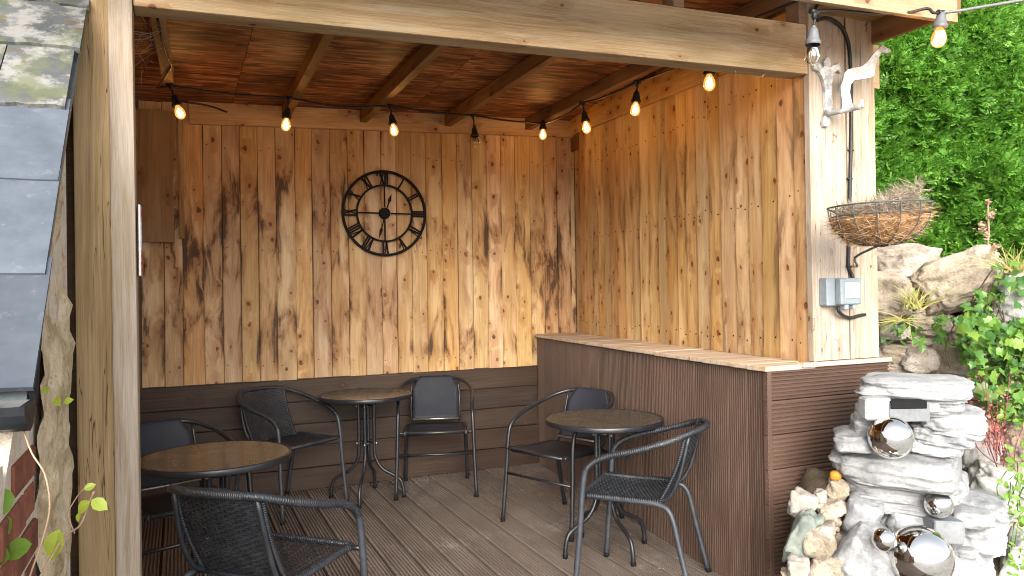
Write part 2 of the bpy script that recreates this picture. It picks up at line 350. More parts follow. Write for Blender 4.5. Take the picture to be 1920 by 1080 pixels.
def mk_slate(name, mossy):
    g = G(name); o = g.obj(); r = g.rand(); v = g.va(o, g.comb(g.mul(r, 21.), g.mul(r, 47.), 0.))
    n1 = g.noise(g.vm(v, (3, 3, 9)), 2.2, 5, .6); n2 = g.noise(v, 38, 3, .6)
    if not mossy:
        c = g.ramp(n1, [(.3, (.05, .061, .078)), (.7, (.088, .102, .126))]); c = g.mix(.3, c, g.ramp(n2, [(.3, (.8, .8, .8)), (.7, (1.15, 1.15, 1.15))]), 'MULTIPLY')
        li = g.mr(g.noise(v, 26, 5, .7), .6, .7); c = g.mix(g.mul(li, .3), c, (.17, .185, .20))
    else:
        c = g.ramp(n1, [(.3, (.045, .05, .053)), (.7, (.09, .095, .095))])
        a = g.noise(v, 9, 5, .7); c = g.mix(g.mul(g.mr(a, .47, .6), .75), c, (.22, .212, .20))
        b = g.noise(g.va(v, (5, 3, 1)), 6, 5, .7); c = g.mix(g.mul(g.mr(b, .50, .62), .75), c, (.085, .095, .05))
        d = g.noise(g.va(v, (1, 9, 4)), 11, 4, .7); c = g.mix(g.mul(g.mr(d, .55, .66), .7), c, (.09, .06, .035))
    c = g.hsv(c, .5, 1., g.mr(r, 0, 1, .88, 1.12, False)); g.bump(g.ma('ADD', n1, g.mul(n2, .4)), .5 if mossy else .3, .006 if mossy else .003)
    return g.fin(c, .9 if mossy else .78, .2)
M_SLATE = mk_slate('blue_grey_slate', False); M_SLATEM = mk_slate('mossy_slate', True)

def mk_stone(name, cols, sc=6, bump=.7, rough=.8, moss=0., spots=0., dist=.01):
    g = G(name); o = g.obj(); r = g.rand(); v = g.va(o, g.comb(g.mul(r, 21.), g.mul(r, 47.), g.mul(r, 13.)))
    n1 = g.noise(v, sc, 6, .62); n2 = g.noise(v, sc * 7, 4, .65); n3 = g.noise(g.va(v, (3, 8, 1)), sc * .6, 3)
    c = g.ramp(n1, [(.28, cols[0]), (.5, cols[1]), (.72, cols[2])])
    c = g.mix(.45, c, g.ramp(n2, [(.3, (.62, .6, .58)), (.65, (1.12, 1.12, 1.12))]), 'MULTIPLY')
    if moss: c = g.mix(g.mul(g.mr(n3, .5, .65), moss), c, (.13, .12, .045))
    if spots:
        vs = g.vor(v, 45.); c = g.mix(g.mul(g.mr(vs.outputs['Distance'], .1, .22, 1, 0), spots), c, (.06, .045, .03))
    c = g.hsv(c, .5, 1., g.mr(r, 0, 1, .85, 1.12, False))
    g.bump(g.ma('ADD', n1, g.mul(n2, .45)), bump, dist); return g.fin(c, rough, .3)
M_FOUNT = mk_stone('pale_cast_stone', ((0.173, 0.182, 0.195), (0.311, 0.319, 0.328), (0.405, 0.405, 0.401)), 8, 1., .8, .1)
M_FOUNTG = mk_stone('grey_cast_stone', ((0.145, 0.156, 0.166), (0.181, 0.192, 0.202), (0.217, 0.223, 0.233)), 9, .3, .75)
M_ROCK = mk_stone('tan_rock', ((0.169, 0.137, 0.107), (0.351, 0.293, 0.234), (0.481, 0.423, 0.358)), 7, 1., .9, .35, .3, .02)
M_ROCKT = mk_stone('pale_tan_rock', ((.22, .185, .15), (.36, .315, .265), (.46, .415, .365)), 8, 1., .9, .2, .3, .02)
M_ROCKW = mk_stone('whitish_rock', ((0.212, 0.191, 0.162), (0.340, 0.315, 0.281), (0.425, 0.404, 0.374)), 7, .8, .85, .12, .2)
M_ROCKG = mk_stone('green_grey_rock', ((.12, .14, .125), (.19, .22, .195), (.26, .285, .255)), 7, .5, .7, .1)
M_ROCKP = mk_stone('pale_grey_rock', ((.22, .22, .21), (.36, .36, .345), (.46, .45, .43)), 6, .9, .85, .12, 0, .014)
M_RENDER = mk_stone('crumbling_render', ((0.287, 0.218, 0.127), (0.483, 0.391, 0.253), (0.598, 0.517, 0.380)), 8, 1., .95, .12, .35, .012)
M_MORTAR = mk_stone('lime_mortar', ((.40, .34, .27), (.52, .46, .38), (.60, .55, .47)), 14, .8, .95)
M_SOIL = mk_stone('soil', ((.07, .05, .035), (.13, .095, .065), (.20, .155, .11)), 14, 1., .95, .2)
M_PAVE = mk_stone('garden_ground', ((.25, .245, .23), (.35, .345, .33), (.43, .425, .41)), 3, .6, .9, .2)

def mk_brick():
    g = G('red_brick'); o = g.obj(); r = g.rand(); v = g.va(o, g.comb(g.mul(r, 21.), g.mul(r, 47.), 0.)); n = g.noise(v, 16, 5, .65); n2 = g.noise(v, 90, 3)
    c = g.ramp(n, [(.3, (.12, .042, .03)), (.55, (.22, .075, .047)), (.75, (.33, .135, .085))]); c = g.mix(g.mr(g.noise(v, 5, 3), .58, .72, 0, .6), c, (.05, .035, .032))
    c = g.hsv(c, .5, 1., g.mr(r, 0, 1, .8, 1.2, False)); g.bump(g.ma('ADD', n, n2), .6, .004); return g.fin(c, .85, .3)
M_BRICK = mk_brick()
def mk_mirror():
    g = G('mirror_steel'); o = g.obj(); n = g.noise(o, 9, 5, .7); d = g.mr(n, .5, .68); c = g.mix(g.mul(d, .35), (.72, .71, .69), (.42, .38, .33))
    return g.fin(c, g.mr(d, 0, 1, .045, .16), .5, 1.)
M_MIRROR = mk_mirror()
def mk_white_iron():
    g = G('flaking_white_paint'); o = g.obj(); n = g.noise(o, 22, 5, .7); c = g.mix(g.mr(n, .42, .62), (.27, .27, .265), (.56, .56, .56)); g.bump(n, .4, .002); return g.fin(c, .5, .4)
M_WIRON = mk_white_iron()

def mk_leaf(name, cols, sss=.25, rough=.45, per='island', spec=.4):
    g = G(name); r = g.island() if per == 'island' else g.rand(); n = g.noise(g.pos(), 3.2, 3); f = g.ma('ADD', g.mul(r, .7), g.mul(n, .3))
    st = [(i / (len(cols) - 1) * .8 + .1, c) for i, c in enumerate(cols)]
    c = g.ramp(f, st); g.fin(c, rough, spec)
    tr = g.a('BsdfTranslucent', {'Color': g.hsv(c, .49, 1.05, 1.5)}); mx = g.a('MixShader', {0: sss, 1: g.b.outputs[0], 2: tr.outputs[0]}); g.t.links.new(mx.outputs[0], g.out.inputs[0])
    return g.m
M_HEDGE = mk_leaf('hedge_leaf', [(0.040, 0.114, 0.016), (0.079, 0.220, 0.025), (0.132, 0.317, 0.040), (0.229, 0.405, 0.079)], .35, .5)
M_IVY = mk_leaf('ivy_leaf', [(0.036, 0.096, 0.028), (0.064, 0.160, 0.032), (0.112, 0.232, 0.040), (0.192, 0.296, 0.048)], .25, .35, 'rand')
M_IVYM = mk_leaf('small_ivy_leaf', [(0.030, 0.085, 0.021), (0.060, 0.162, 0.030), (0.111, 0.238, 0.043), (0.187, 0.297, 0.051)], .25, .4)
M_LIME = mk_leaf('lime_leaf', [(.20, .32, .03), (.32, .44, .05), (.42, .52, .09)], .4, .4)
M_GREEN = mk_leaf('green_leaf', [(0.051, 0.128, 0.021), (0.102, 0.221, 0.034), (0.187, 0.306, 0.051)], .3, .4)
M_STRAWG = mk_leaf('yellow_green_blade', [(.16, .19, .05), (.30, .29, .08), (.42, .36, .15)], .3, .5)
M_PINK = mk_leaf('pink_floret', [(.33, .08, .07), (.45, .15, .12), (.50, .27, .20)], .3, .5)
M_SEDUM = mk_leaf('faded_pink_flower', [(.34, .17, .14), (.46, .27, .22), (.50, .36, .28)], .25, .6)
M_REDST = mk_metal('red_stem', (.20, .05, .05), .5, .3); M_TANST = mk_metal('tan_stem', (.36, .24, .16), .6, .3)
M_COIR = mk_leaf('coir_fibre', [(.20, .10, .04), (.36, .20, .09), (.50, .33, .18), (.58, .44, .30)], .15, .8)
M_COIRB = mk_stone('coir_mat', ((.12, .065, .028), (.27, .15, .065), (.40, .25, .12)), 18, 1., .95)
M_DRY = mk_leaf('dry_plant', [(.16, .12, .09), (.30, .24, .18), (.46, .40, .32)], .15, .8)
M_LITTER = mk_leaf('leaf_litter', [(.12, .08, .05), (.30, .24, .17), (.46, .42, .36)], .1, .8)
M_WEB = mk_leaf('cobweb_silk', [(.45, .45, .45), (.6, .6, .6)], .5, .8)
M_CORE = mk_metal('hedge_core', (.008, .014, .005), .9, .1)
M_BRANCH = mk_metal('brown_twig', (.07, .045, .03), .8, .2)

def mk_bulb(lit):
    g = G('lit_bulb_glass' if lit else 'clear_bulb_glass'); t = g.t
    tr = g.a('BsdfTransparent', {'Color': (1, .97, .9)}); gl = g.a('BsdfGlossy', {'Color': (1, 1, 1), 'Roughness': .05}); fr = g.a('Fresnel', {0: 1.45})
    mx = g.a('MixShader', {0: fr.outputs[0], 1: tr.outputs[0], 2: gl.outputs[0]})
    if lit:
        em = g.a('Emission', {'Color': (1, .47, .10), 'Strength': .34}); ad = g.a('AddShader', {0: mx.outputs[0], 1: em.outputs[0]}); t.links.new(ad.outputs[0], g.out.inputs[0])
    else: t.links.new(mx.outputs[0], g.out.inputs[0])
    return g.m
M_BULB = mk_bulb(True); M_BULB0 = mk_bulb(False)
def mk_em(name, c, s):
    g = G(name); e = g.a('Emission', {'Color': c, 'Strength': s}); g.t.links.new(e.outputs[0], g.out.inputs[0]); return g.m
M_FIL = mk_em('glowing_filament', (1, .62, .22), 3.)
#@@BUILD
# ================================================================== STRUCTURE
def xc(y): return 1.922 + (y + .019) * .10456       # long face of the counter
def xw(y): return 2.30 + y * .1371                   # right wall
YF = -2.917
def zr(x): return 2.605 + .035 * x                   # underside of rafters
def zc(x): return zr(x) + .088

# ground
V = []; F = []; n = 40
for j in range(n + 1):
    for i in range(n + 1):
        a = (i / n * 2 - 1); b = (j / n * 2 - 1); x = math.copysign(abs(a) ** 2.2, a) * 60; y = math.copysign(abs(b) ** 2.2, b) * 60 - 3
        V.append((x, y, -.06 + .015 * nz((x, y, 0), 1.3)))
F = [(j * (n + 1) + i, j * (n + 1) + i + 1, (j + 1) * (n + 1) + i + 1, (j + 1) * (n + 1) + i) for j in range(n) for i in range(n)]
tag(link('ground', mesh_from('ground', V, F, True), M_PAVE), 'earth and paving around the garden shelter', None, None, 'structure')
# raised ground behind the stone wall
def cpt(X, D, z): v = CAM + CR * X + CF * D; return Vector((v.x, v.y, z))
V = []; F = []; n = 24
for j in range(n + 1):
    for i in range(n + 1):
        X = 1.55 + i / n * 7; D = 3.78 + j / n * 6; p = cpt(X, D, 1.22 + .1 * min(1, j / 4) + .04 * nz((X * 2, D * 2, 0))); V.append(p)
F = [(j * (n + 1) + i, j * (n + 1) + i + 1, (j + 1) * (n + 1) + i + 1, (j + 1) * (n + 1) + i) for j in range(n) for i in range(n)]
tag(link('terrace_ground', mesh_from('terrace_ground', V, F, True), M_SOIL), 'raised bed of soil behind the stone wall', None, None, 'structure')

# deck
deck = tag(box('deck', (.36, -2.0, -.045), (2.7, 4.1, .03), W_DARK, None, 0), 'weathered brown grooved timber deck', None, None, 'structure')
def grooved(W, t, n, gd, gw=.5, edge=.006):
    P = [(0, 0), (0, t - .003), (.003, t)]; pitch = (W - 2 * edge) / n
    for k in range(n):
        a = edge + k * pitch; r = pitch * gw
        P += [(a, t), (a + (pitch - r) * .35, t - gd), (a + (pitch - r) * .85, t - gd), (a + (pitch - r) * 1.2, t)]
    P += [(W - .003, t), (W, t - .003), (W, 0)]; return P
dp = grooved(.136, .028, 7, .0125, .55)
k = 0; x = -.945
while x < 1.93:
    y0 = 0.0 if x < 1.75 else -.02
    prism('deck_board', dp, 4.02 if x < 1.44 else 3.0, M_DECK, (x + .1435, -4.02 if x < 1.44 else -3.0, -.026 + random.uniform(-.001, .001)), (0, 1, 0), (-1, 0, 0), deck)
    if x >= 1.44: pass
    x += .150
# ------------------------------------------------------------------ shelter
sh = thing('garden_shelter', 'open fronted timber garden shelter lined with pine boards under a sloping roof', 'shelter', (.68, -1.45, 0))
bw = box('back_wall', (.70, .05, 1.35), (3.3, .05, 2.75), W_DARK, sh, 0)
# vertical pine boards on the back wall
edges = [-.925]
while edges[-1] < 2.27: edges.append(edges[-1] + random.uniform(.112, .136))
edges[-1] = 2.30
for i in range(len(edges) - 1):
    a, b = edges[i], edges[i + 1]; z0 = .786 + random.uniform(-.004, .004)
    if a > 1.9: z0 = 1.035
    plank('plank', (b + .0035, .026 - random.uniform(0, .003), z0), (0, 0, 1), (-1, 0, 0), zc((a + b) / 2) - z0 - .002, b - a - .0035, random.uniform(.017, .023), random.uniform(.012, .018), W_BACK, bw, random.uniform(-.004, .004), 6)
# brown horizontal boards below
z = .0
for i in range(5):
    h = .157; plank('skirting_board', (-.93, .026, z + .001), (1, 0, 0), (0, 0, 1), 2.862, h - .005, .026 + random.uniform(0, .004), .024 + random.uniform(0, .004), W_SKIRT, bw, random.uniform(-.002, .002), 4); z += h
# batten under the ceiling
beam('batten', (-.62, -.012, 2.61), (2.29, -.012, 2.725), .03, .17, W_SIDE, bw, .003)
# wide board and cut edge at the left
bm_ = plank('wide_board', (-.716, -.012, 1.735), (.012, 0, 1), (-1, 0, .03), .86, .235, .026, .024, W_WIDE, bw, .01, 5)
plank('trim_board', (-.684, -.006, 1.76), (-.006, 0, 1), (-1, 0, 0), .80, .028, .03, .03, W_BEAM, bw, .006, 5)
# left wall
lw = box('left_wall', (-.975, -1.42, 1.35), (.05, 2.80, 2.75), W_DARK, sh, 0)
for i in range(20):
    plank('plank', (-.948, -.03 - i * .14, .0), (0, 0, 1), (0, -1, 0), 2.58, .134, .018, .012, W_BACK, lw)
# right wall, a boxed wall whose front end is the pier
V = [(xw(.02) + .012, .02, 0), (xw(YF) + .03, YF + .03, 0), (2.275, YF + .03, 0), (2.36, .02, 0)]
V = V + [(a, b, 2.72) for a, b, c in V]
rw = solid('right_wall', mesh_from('right_wall', V, [(0, 1, 5, 4), (1, 2, 6, 5), (2, 3, 7, 6), (3, 0, 4, 7), (4, 5, 6, 7), (3, 2, 1, 0)]), W_DARK, sh)
dW = Vector((.1371, 1, 0)).normalized(); nW = Vector((0, 0, 1)).cross(dW)
Lw = math.hypot(.40, 2.917); t = .004; tt = []
while t < Lw - .05: wd = random.uniform(.106, .134); tt.append((t, wd)); t += wd
for i, (t, wd) in enumerate(tt):
    p = Vector((1.90, YF, 1.036)) + dW * t - nW * .012
    L = zc(2.1) - 1.036 - .004 + (random.uniform(-.002, .002)); wd = min(wd, Lw - t)
    plank('plank', p - Vector((0, 0, random.uniform(0, .004))), (0, 0, 1), dW, L, wd - .004, random.uniform(.0145, .0165), random.uniform(.019, .022), W_SIDE, rw, random.uniform(-.003, .003), 5)
a = Vector((xw(-.03), -.03, 2.735)) + nW * .034; b = Vector((xw(-2.86), -2.86, 2.555)) + nW * .034
beam('batten', a, b, .028, .165, W_SIDE, rw, .003, (0, 0, 1))
# pier face boards
xs = [(1.887, 2.108), (2.116, 2.205), (2.207, 2.29)]
for i, (a, b) in enumerate(xs):
    plank('plank', (b, YF + .03, 1.045), (0, 0, 1), (-1, 0, 0), zc(2) - 1.05, b - a, .03 + .003 * i, .032, W_PIER, rw, .001, 3)
# nail heads in the boards
def nails(name, P, n, parent):
    n = Vector(n).normalized(); t = n.orthogonal().normalized(); bb = n.cross(t); V = []; F = []
    for p in P:
        i0 = len(V); p = Vector(p)
        for h, r_ in ((-.004, .0042), (.0012, .0042)): V += [p + n * h + (t * math.cos(k * math.pi / 3) + bb * math.sin(k * math.pi / 3)) * r_ for k in range(6)]
        F += [tuple(range(i0 + 6, i0 + 12))] + [(i0 + k, i0 + (k + 1) % 6, i0 + 6 + (k + 1) % 6, i0 + 6 + k) for k in range(6)]
    tag(solid(name, mesh_from(name, V, F), M_IRON, parent), kind='stuff')
P = []
for i in range(len(edges) - 1):
    for z in (.90, 1.70, 2.40):
        if edges[i] > 1.9 and z < 1: continue
        for f in (.25, .75): P.append((edges[i] + (edges[i + 1] - edges[i]) * f + random.uniform(-.008, .008), .026 - .0175, z + random.uniform(-.02, .02)))
nails('nail_heads', P, (0, -1, 0), bw)
P = []
for t, wd in tt:
    for z in (1.12, 1.80, 2.36):
        for f in (.25, .75): P.append(Vector((1.90, YF, z + random.uniform(-.02, .02))) + dW * (t + wd * f) + nW * .0065)
nails('nail_heads', P, nW, rw)
# posts
beam('post', (-.918, -2.868, -.05), (-.921, -2.868, 2.62), .096, .1, W_POST, sh, .006, (0, 1, 0))
beam('post', (-.8365, -2.874, -.05), (-.8445, -2.874, 2.62), .0655, .098, W_POSTB, sh, .006, (0, 1, 0))
# front beam
def zb(x): return 2.249 + .0292 * (x + .822)
beam('front_beam', (-.812, -2.866, zb(-.812) + .111), (1.884, -2.866, zb(1.884) + .111), .095, .222, W_BEAM, sh, .006)
# roof
rf = sh
def slab(name, x0, x1, y0, y1, f0, f1, mat, parent):
    V = [(x0, y0, f0(x0)), (x1, y0, f0(x1)), (x1, y1, f0(x1)), (x0, y1, f0(x0)), (x0, y0, f1(x0)), (x1, y0, f1(x1)), (x1, y1, f1(x1)), (x0, y1, f1(x0))]
    return solid(name, mesh_from(name, V, [(3, 2, 1, 0), (4, 5, 6, 7), (0, 1, 5, 4), (1, 2, 6, 5), (2, 3, 7, 6), (3, 0, 4, 7)]), mat, parent)
roof = slab('roof', -1.12, 2.335, -3.345, .25, lambda x: zc(x) + .0205, lambda x: zc(x) + .05, M_GREYD, sh)
for i, (a, b) in enumerate([(-1.1, -.35), (-.347, .86), (.863, 2.075), (2.078, 2.30)]):
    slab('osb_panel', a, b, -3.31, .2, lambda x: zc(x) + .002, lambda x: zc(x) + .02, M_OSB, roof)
for x in (0., .545, 1.193, 1.868):
    dx = -.05 if x == 0 else 0
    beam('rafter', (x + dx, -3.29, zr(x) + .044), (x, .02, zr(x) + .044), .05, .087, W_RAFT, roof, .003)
    box('packer', (x + dx * .9, -2.868, (zr(x) + zb(x) + .222) / 2), (.05, .08, zr(x) - zb(x) - .224), W_RAFT, roof, .002)
beam('rafter', (-.798, -2.80, 2.624), (-.735, -.80, 2.624), .055, .088, W_BEAM, roof, .003)
beam('rafter', (2.24, -3.29, zr(2.24) + .044), (2.24, -2.92, zr(2.24) + .044), .05, .087, W_RAFT, roof, .003)
V = []
def fz(x): return 2.437 + .0333 * (x - 1.373)
y0, y1 = -3.345, -3.318
V = [(-1.12, y0, fz(-1.12)), (2.275, y0, fz(2.275)), (2.275, y1, fz(2.275)), (-1.12, y1, fz(-1.12)), (-1.12, y0, zc(-1.12) + .0), (2.275, y0, zc(2.275) + .0), (2.275, y1, zc(2.275) + .0), (-1.12, y1, zc(-1.12) + .0)]
V = [(a, b, c if i < 4 else c + .017) for i, (a, b, c) in enumerate(V)]
fas = beam('fascia_board', (-1.12, -3.331, fz(-1.12) + .135), (2.275, -3.331, fz(2.275) + .135), .026, .27, W_BEAM, roof, .003)
beam('barge_board', (2.288, -3.344, 2.64), (2.288, .2, 2.66), .025, .27, W_RAFT, roof, .003)
beam('wall_plate', (2.35, -2.86, 2.43), (2.42, .1, 2.45), .10, .21, W_SIDE, roof, .004)
box('soffit_board', (2.08, -3.10, 2.615), (.38, .40, .012), W_RAFT, roof, .001)

# crumbs and bits of leaf on the deck
V = []; F = []
for k in range(260):
    x, y = random.uniform(-.8, 1.75), random.uniform(-3.3, -.05)
    if x > xc(y) - .03: continue
    if random.random() < .5: x = xc(y) - random.uniform(.02, .35)
    a = random.uniform(0, 6.28); r_ = random.uniform(.003, .009); i0 = len(V); h = random.uniform(.003, .005)
    V += [(x + r_ * math.cos(a + q * 1.57) * (1 if q % 2 else .6), y + r_ * math.sin(a + q * 1.57) * (1 if q % 2 else .6), h + random.uniform(0, .003)) for q in range(4)]; F.append((i0, i0 + 1, i0 + 2, i0 + 3))
tag(link('deck_litter', mesh_from('deck_litter', V, F), M_LITTER), 'small pale crumbs and leaf bits scattered over the deck', 'litter', None, 'stuff')
# ------------------------------------------------------------------ counter
ct = thing('counter', 'brown grooved decking counter with a timber ledge below the right wall', 'counter', (1.98, -1.45, 0))
V = [(xc(.0) + .02, 0, 0), (xc(YF) + .024, YF + .028, 0), (2.30, YF + .028, 0), (xw(0), 0, 0)]; V = V + [(a, b, 1.012) for a, b, c in V]
solid('core', mesh_from('core', V, [(0, 1, 5, 4), (1, 2, 6, 5), (2, 3, 7, 6), (3, 0, 4, 7), (4, 5, 6, 7), (3, 2, 1, 0)]), W_DARK, ct)
dC = Vector((.10456, 1, 0)).normalized(); nC = Vector((0, 0, 1)).cross(dC); Lc = math.hypot(.303, 2.898)
cp = grooved(.1415, .022, 8, .0095, .55, .004); t = .002
while t < Lc - .02:
    wv = min(.1415, Lc - t - .002)
    P = cp if wv > .141 else grooved(wv, .022, max(2, int(8 * wv / .1415)), .0095, .55, .004)
    prism('facing_board', P, 1.010, M_COMP, Vector((1.619, YF, .002)) + dC * t - nC * .022, (0, 0, 1), dC, ct); t += .1445
fp = grooved(.1455, .024, 7, .0055, .5, .007); zs = [1.018, .883, .734, .585, .434, .285, .136]
for i, z in enumerate(zs):
    h = (z - (zs[i + 1] if i + 1 < len(zs) else -.01)) - .0035
    prism('front_board', grooved(h, .024, 7, .0085, .5, .007), .744, M_COMPF, (1.617, YF + .026, z - h), (1, 0, 0), (0, 0, 1), ct)
# ledge boards across the top
y = YF - .004; i = 0
while y < -.02:
    wd = min(.118, -.006 - y); x0 = xc(y) - .016 + random.uniform(-.003, .003); x1 = xw(y) - .004
    b = box('ledge_board', ((x0 + x1) / 2, y + wd / 2, 1.0245 + random.uniform(-.0015, .0015)), (x1 - x0, wd - .0025, .022), W_LEDGE, ct, .0025); y += wd; i += 1
box('ledge_board', (2.085, YF + .006, 1.031), (.55, .05, .02), W_LEDGE, ct, .003)

# ------------------------------------------------------------------ slate roofed outbuilding at the left
ob = thing('outbuilding', 'slate roofed outbuilding with crumbling brick gable at the left edge', 'outbuilding', (-1.6, -3.4, 0))
rp0 = Vector((-.92, -3.887, 1.207)); rdir = Vector((0, .955, 1)).normalized(); rn = Vector((-1, 0, 0)).cross(rdir) * -1
if rn.z < 0: rn = -rn
def hroof(x, y):
    r = ray(x, y); return CAM + r * ((rp0 - CAM).dot(rn) / r.dot(rn))
rows = [(64, 738), (86, 524), (110, 349), (123, 214), (151, 105), (167, 24)]
pts = [hroof(*q) for q in rows]
us = [(p - rp0).dot(rdir) for p in pts]; vx = [p.x for p in pts]
while us[-1] < 2.2: us.append(us[-1] + .27); vx.append(vx[-1] - .01)
orf = solid('roof', mesh_from('roof', [rp0 + rdir * a + Vector((b, 0, 0)) - rn * c for c in (.03, .05) for b in (-1.6, -.02) for a in (-.02, 2.3)], [(0, 1, 3, 2), (4, 6, 7, 5), (0, 2, 6, 4), (1, 5, 7, 3), (0, 4, 5, 1), (2, 3, 7, 6)]), M_GREYD, ob)
for r in range(len(us) - 1):
    L = us[r + 1] - us[r] + .05; wd = .30 if r < 3 else .235
    x = vx[r]; mossy = r >= 3; k = 0
    while x > -2.1:
        ww = wd * (.62 if (r % 2 and k == 0) else 1) * random.uniform(.97, 1.03)
        o = rp0 + rdir * (us[r] + random.uniform(-.004, .004)) + Vector((x - rp0.x, 0, 0)) + rn * (.004 + random.uniform(0, .002))
        t = .011 if not mossy else .016; e = .004
        V = []
        nseg = 6
        for s in range(nseg + 1):
            f = s / nseg; jx = random.uniform(-e, e) * (1.6 if mossy else .6); jy = random.uniform(-e, e) * (2. if mossy else .6)
            V.append((-f * ww, jy if 0 < s < nseg else 0, t)); 
        top = [(-f / nseg * ww, L, t * .1) for f in range(nseg + 1)]; bot = [(a, b, 0) for a, b, c in V]; tb = [(a, b, -.004) for a, b, c in top]
        nn = nseg + 1; VV = V + top + bot + tb; FF = []
        for s in range(nseg):
            FF += [(s, nn + s, nn + s + 1, s + 1), (2 * nn + s, s, s + 1, 2 * nn + s + 1), (2 * nn + s, 2 * nn + s + 1, 3 * nn + s + 1, 3 * nn + s)]
        FF += [(0, 2 * nn, 3 * nn, nn), (nn - 1, 2 * nn - 1, 4 * nn - 1, 3 * nn - 1)]
        me = mesh_from('slate', VV, FF); bm = bmesh.new(); bm.from_mesh(me); bmesh.ops.recalc_face_normals(bm, faces=bm.faces[:]); bm.to_mesh(me); bm.free()
        s_ = link('slate', me, M_SLATEM if mossy else M_SLATE, orf, o)
        zt = (rn + rdir * -.012).normalized(); axes(s_, (1, 0, 0), zt.cross(Vector((1, 0, 0))), zt)
        if k == 0 and r == 2:
            h = solid('slate_nail', rock_mesh('slate_nail', (.011, .011, .011), 3, .1, 0, 1), M_IRON, orf); h.location = o + rdir * .022 + Vector((-.155, 0, 0)) + rn * .012 - WL['roof.001']
        x -= ww + .003; k += 1
# dark verge strip, gutter
beam('verge_strip', rp0 + rdir * .02 + Vector((-.012, 0, 0)) - rn * .035, rp0 + rdir * 2.2 + Vector((-.12, 0, 0)) - rn * .035, .012, .05, M_VERGE, ob, .002)
bm = bmesh.new(); gx0, gx1 = -2.2, -.932; gc = Vector((0, -3.925, 1.196)); R0, R1 = .052, .047; vr = []
for xx in (gx0, gx1):
    for rr in (R0, R1):
        vr.append([bm.verts.new((xx, gc.y + rr * math.cos(a), gc.z + rr * math.sin(a) * .9)) for a in [math.pi + i * math.pi / 10 for i in range(11)]])
for i in range(10):
    for a, b in ((0, 2), (1, 3), (2, 3), (0, 1)): bm.faces.new((vr[a][i], vr[b][i], vr[b][i + 1], vr[a][i + 1]))
bmesh.ops.recalc_face_normals(bm, faces=bm.faces[:])
solid('gutter', from_bm('gutter', bm), M_GUT, ob)
bm = bmesh.new(); P = [(gx1, gc.y + R0 * math.cos(a), gc.z + R0 * .9 * math.sin(a)) for a in [math.pi + i * math.pi / 10 for i in range(11)]]
f1 = [bm.verts.new(p) for p in P]; f2 = [bm.verts.new((p[0] + .008, p[1], p[2])) for p in P]; bm.faces.new(f1); bm.faces.new(f2[::-1])
for i in range(11): bm.faces.new((f1[i], f1[(i + 1) % 11], f2[(i + 1) % 11], f2[i]))
bmesh.ops.recalc_face_normals(bm, faces=bm.faces[:]); solid('gutter_end', from_bm('gutter_end', bm), M_GUT, ob)
# gable wall: mortar core with bricks near the camera, crumbling render behind
XG = -.955
def roofz(y): return 1.207 + (y + 3.887) / .955 - .07
V = []; F = []; ny, nzz = 26, 70
for j in range(nzz + 1):
    for i in range(ny + 1):
        y = -3.672 + i / ny * .53; z = -.06 + j / nzz * (roofz(y) + .06); e = 0
        edge = (i / ny); d = .022 * nz((y * 4, z * 4, 1), 1.6) + .016 * nz((y, z, 3), 14) + .007 * nz((y, z, 5), 40)
        e = d * 1.3 - .05 * max(0, edge - .82) / .18
        yy = y + (.012 * nz((z * 9, 0, 2)) + .02 * nz((z * 3, 5, 2)) if i in (0, ny) else 0)
        V.append((XG + .006 + e, yy, z))
for j in range(nzz):
    for i in range(ny): a = j * (ny + 1) + i; F.append((a, a + 1, a + ny + 2, a + ny + 1))
solid('render_coat', mesh_from('render_coat', V, F, True), M_RENDER, ob)
pr_ = [(-4.45, -.06), (-3.155, -.06), (-3.155, roofz(-3.155) - .02), (-3.95, roofz(-3.95) - .02), (-3.95, 1.10), (-4.45, 1.10)]
V = [(XG - .004, a, b) for a, b in pr_] + [(XG - .30, a, b) for a, b in pr_]
gw = solid('gable_wall', mesh_from('gable_wall', V, [tuple(range(6)), tuple(range(11, 5, -1))] + [(i, i + 6, (i + 1) % 6 + 6, (i + 1) % 6) for i in range(6)]), M_MORTAR, ob)
solid('rear_wall', mesh_from('rear_wall', [(x, y, z) for x in (-1.005, -1.3) for y, z in ((-3.16, -.06), (-2.45, -.06), (-2.45, roofz(-2.45)), (-3.16, roofz(-3.16) - .02))], [(0, 1, 2, 3), (7, 6, 5, 4), (0, 4, 5, 1), (1, 5, 6, 2), (2, 6, 7, 3), (3, 7, 4, 0)]), M_RENDER, ob)
bmesh_b = bmesh.new(); bm_box(bmesh_b, (0, 0, 0), (.10, .208, .060)); bmesh.ops.bevel(bmesh_b, geom=bmesh_b.edges[:], offset=.004, segments=1, affect='EDGES'); bme = from_bm('brick', bmesh_b)
bmesh_b = bmesh.new(); bm_box(bmesh_b, (0, 0, 0), (.10, .098, .060)); bmesh.ops.bevel(bmesh_b, geom=bmesh_b.edges[:], offset=.004, segments=1, affect='EDGES'); bmh = from_bm('brick', bmesh_b)
z = .035; r = 0
while z < 1.12:
    y = -3.68 - (.0 if r % 2 else 0); k = 0
    while y > -4.40:
        half = (k == 0 and r % 2); L = .098 if half else .208; yc = y - L / 2
        if z < roofz(yc) - .03 and (yc > -3.94 or z < 1.09):
            b = link('brick', bmh if half else bme, M_BRICK, gw, (XG - .05 + random.uniform(-.003, .004), yc, z + random.uniform(-.002, .002)))
            b.rotation_euler = (random.uniform(-.012, .012), random.uniform(-.01, .01), random.uniform(-.012, .012))
        y -= L + .012; k += 1
    z += .073; r += 1
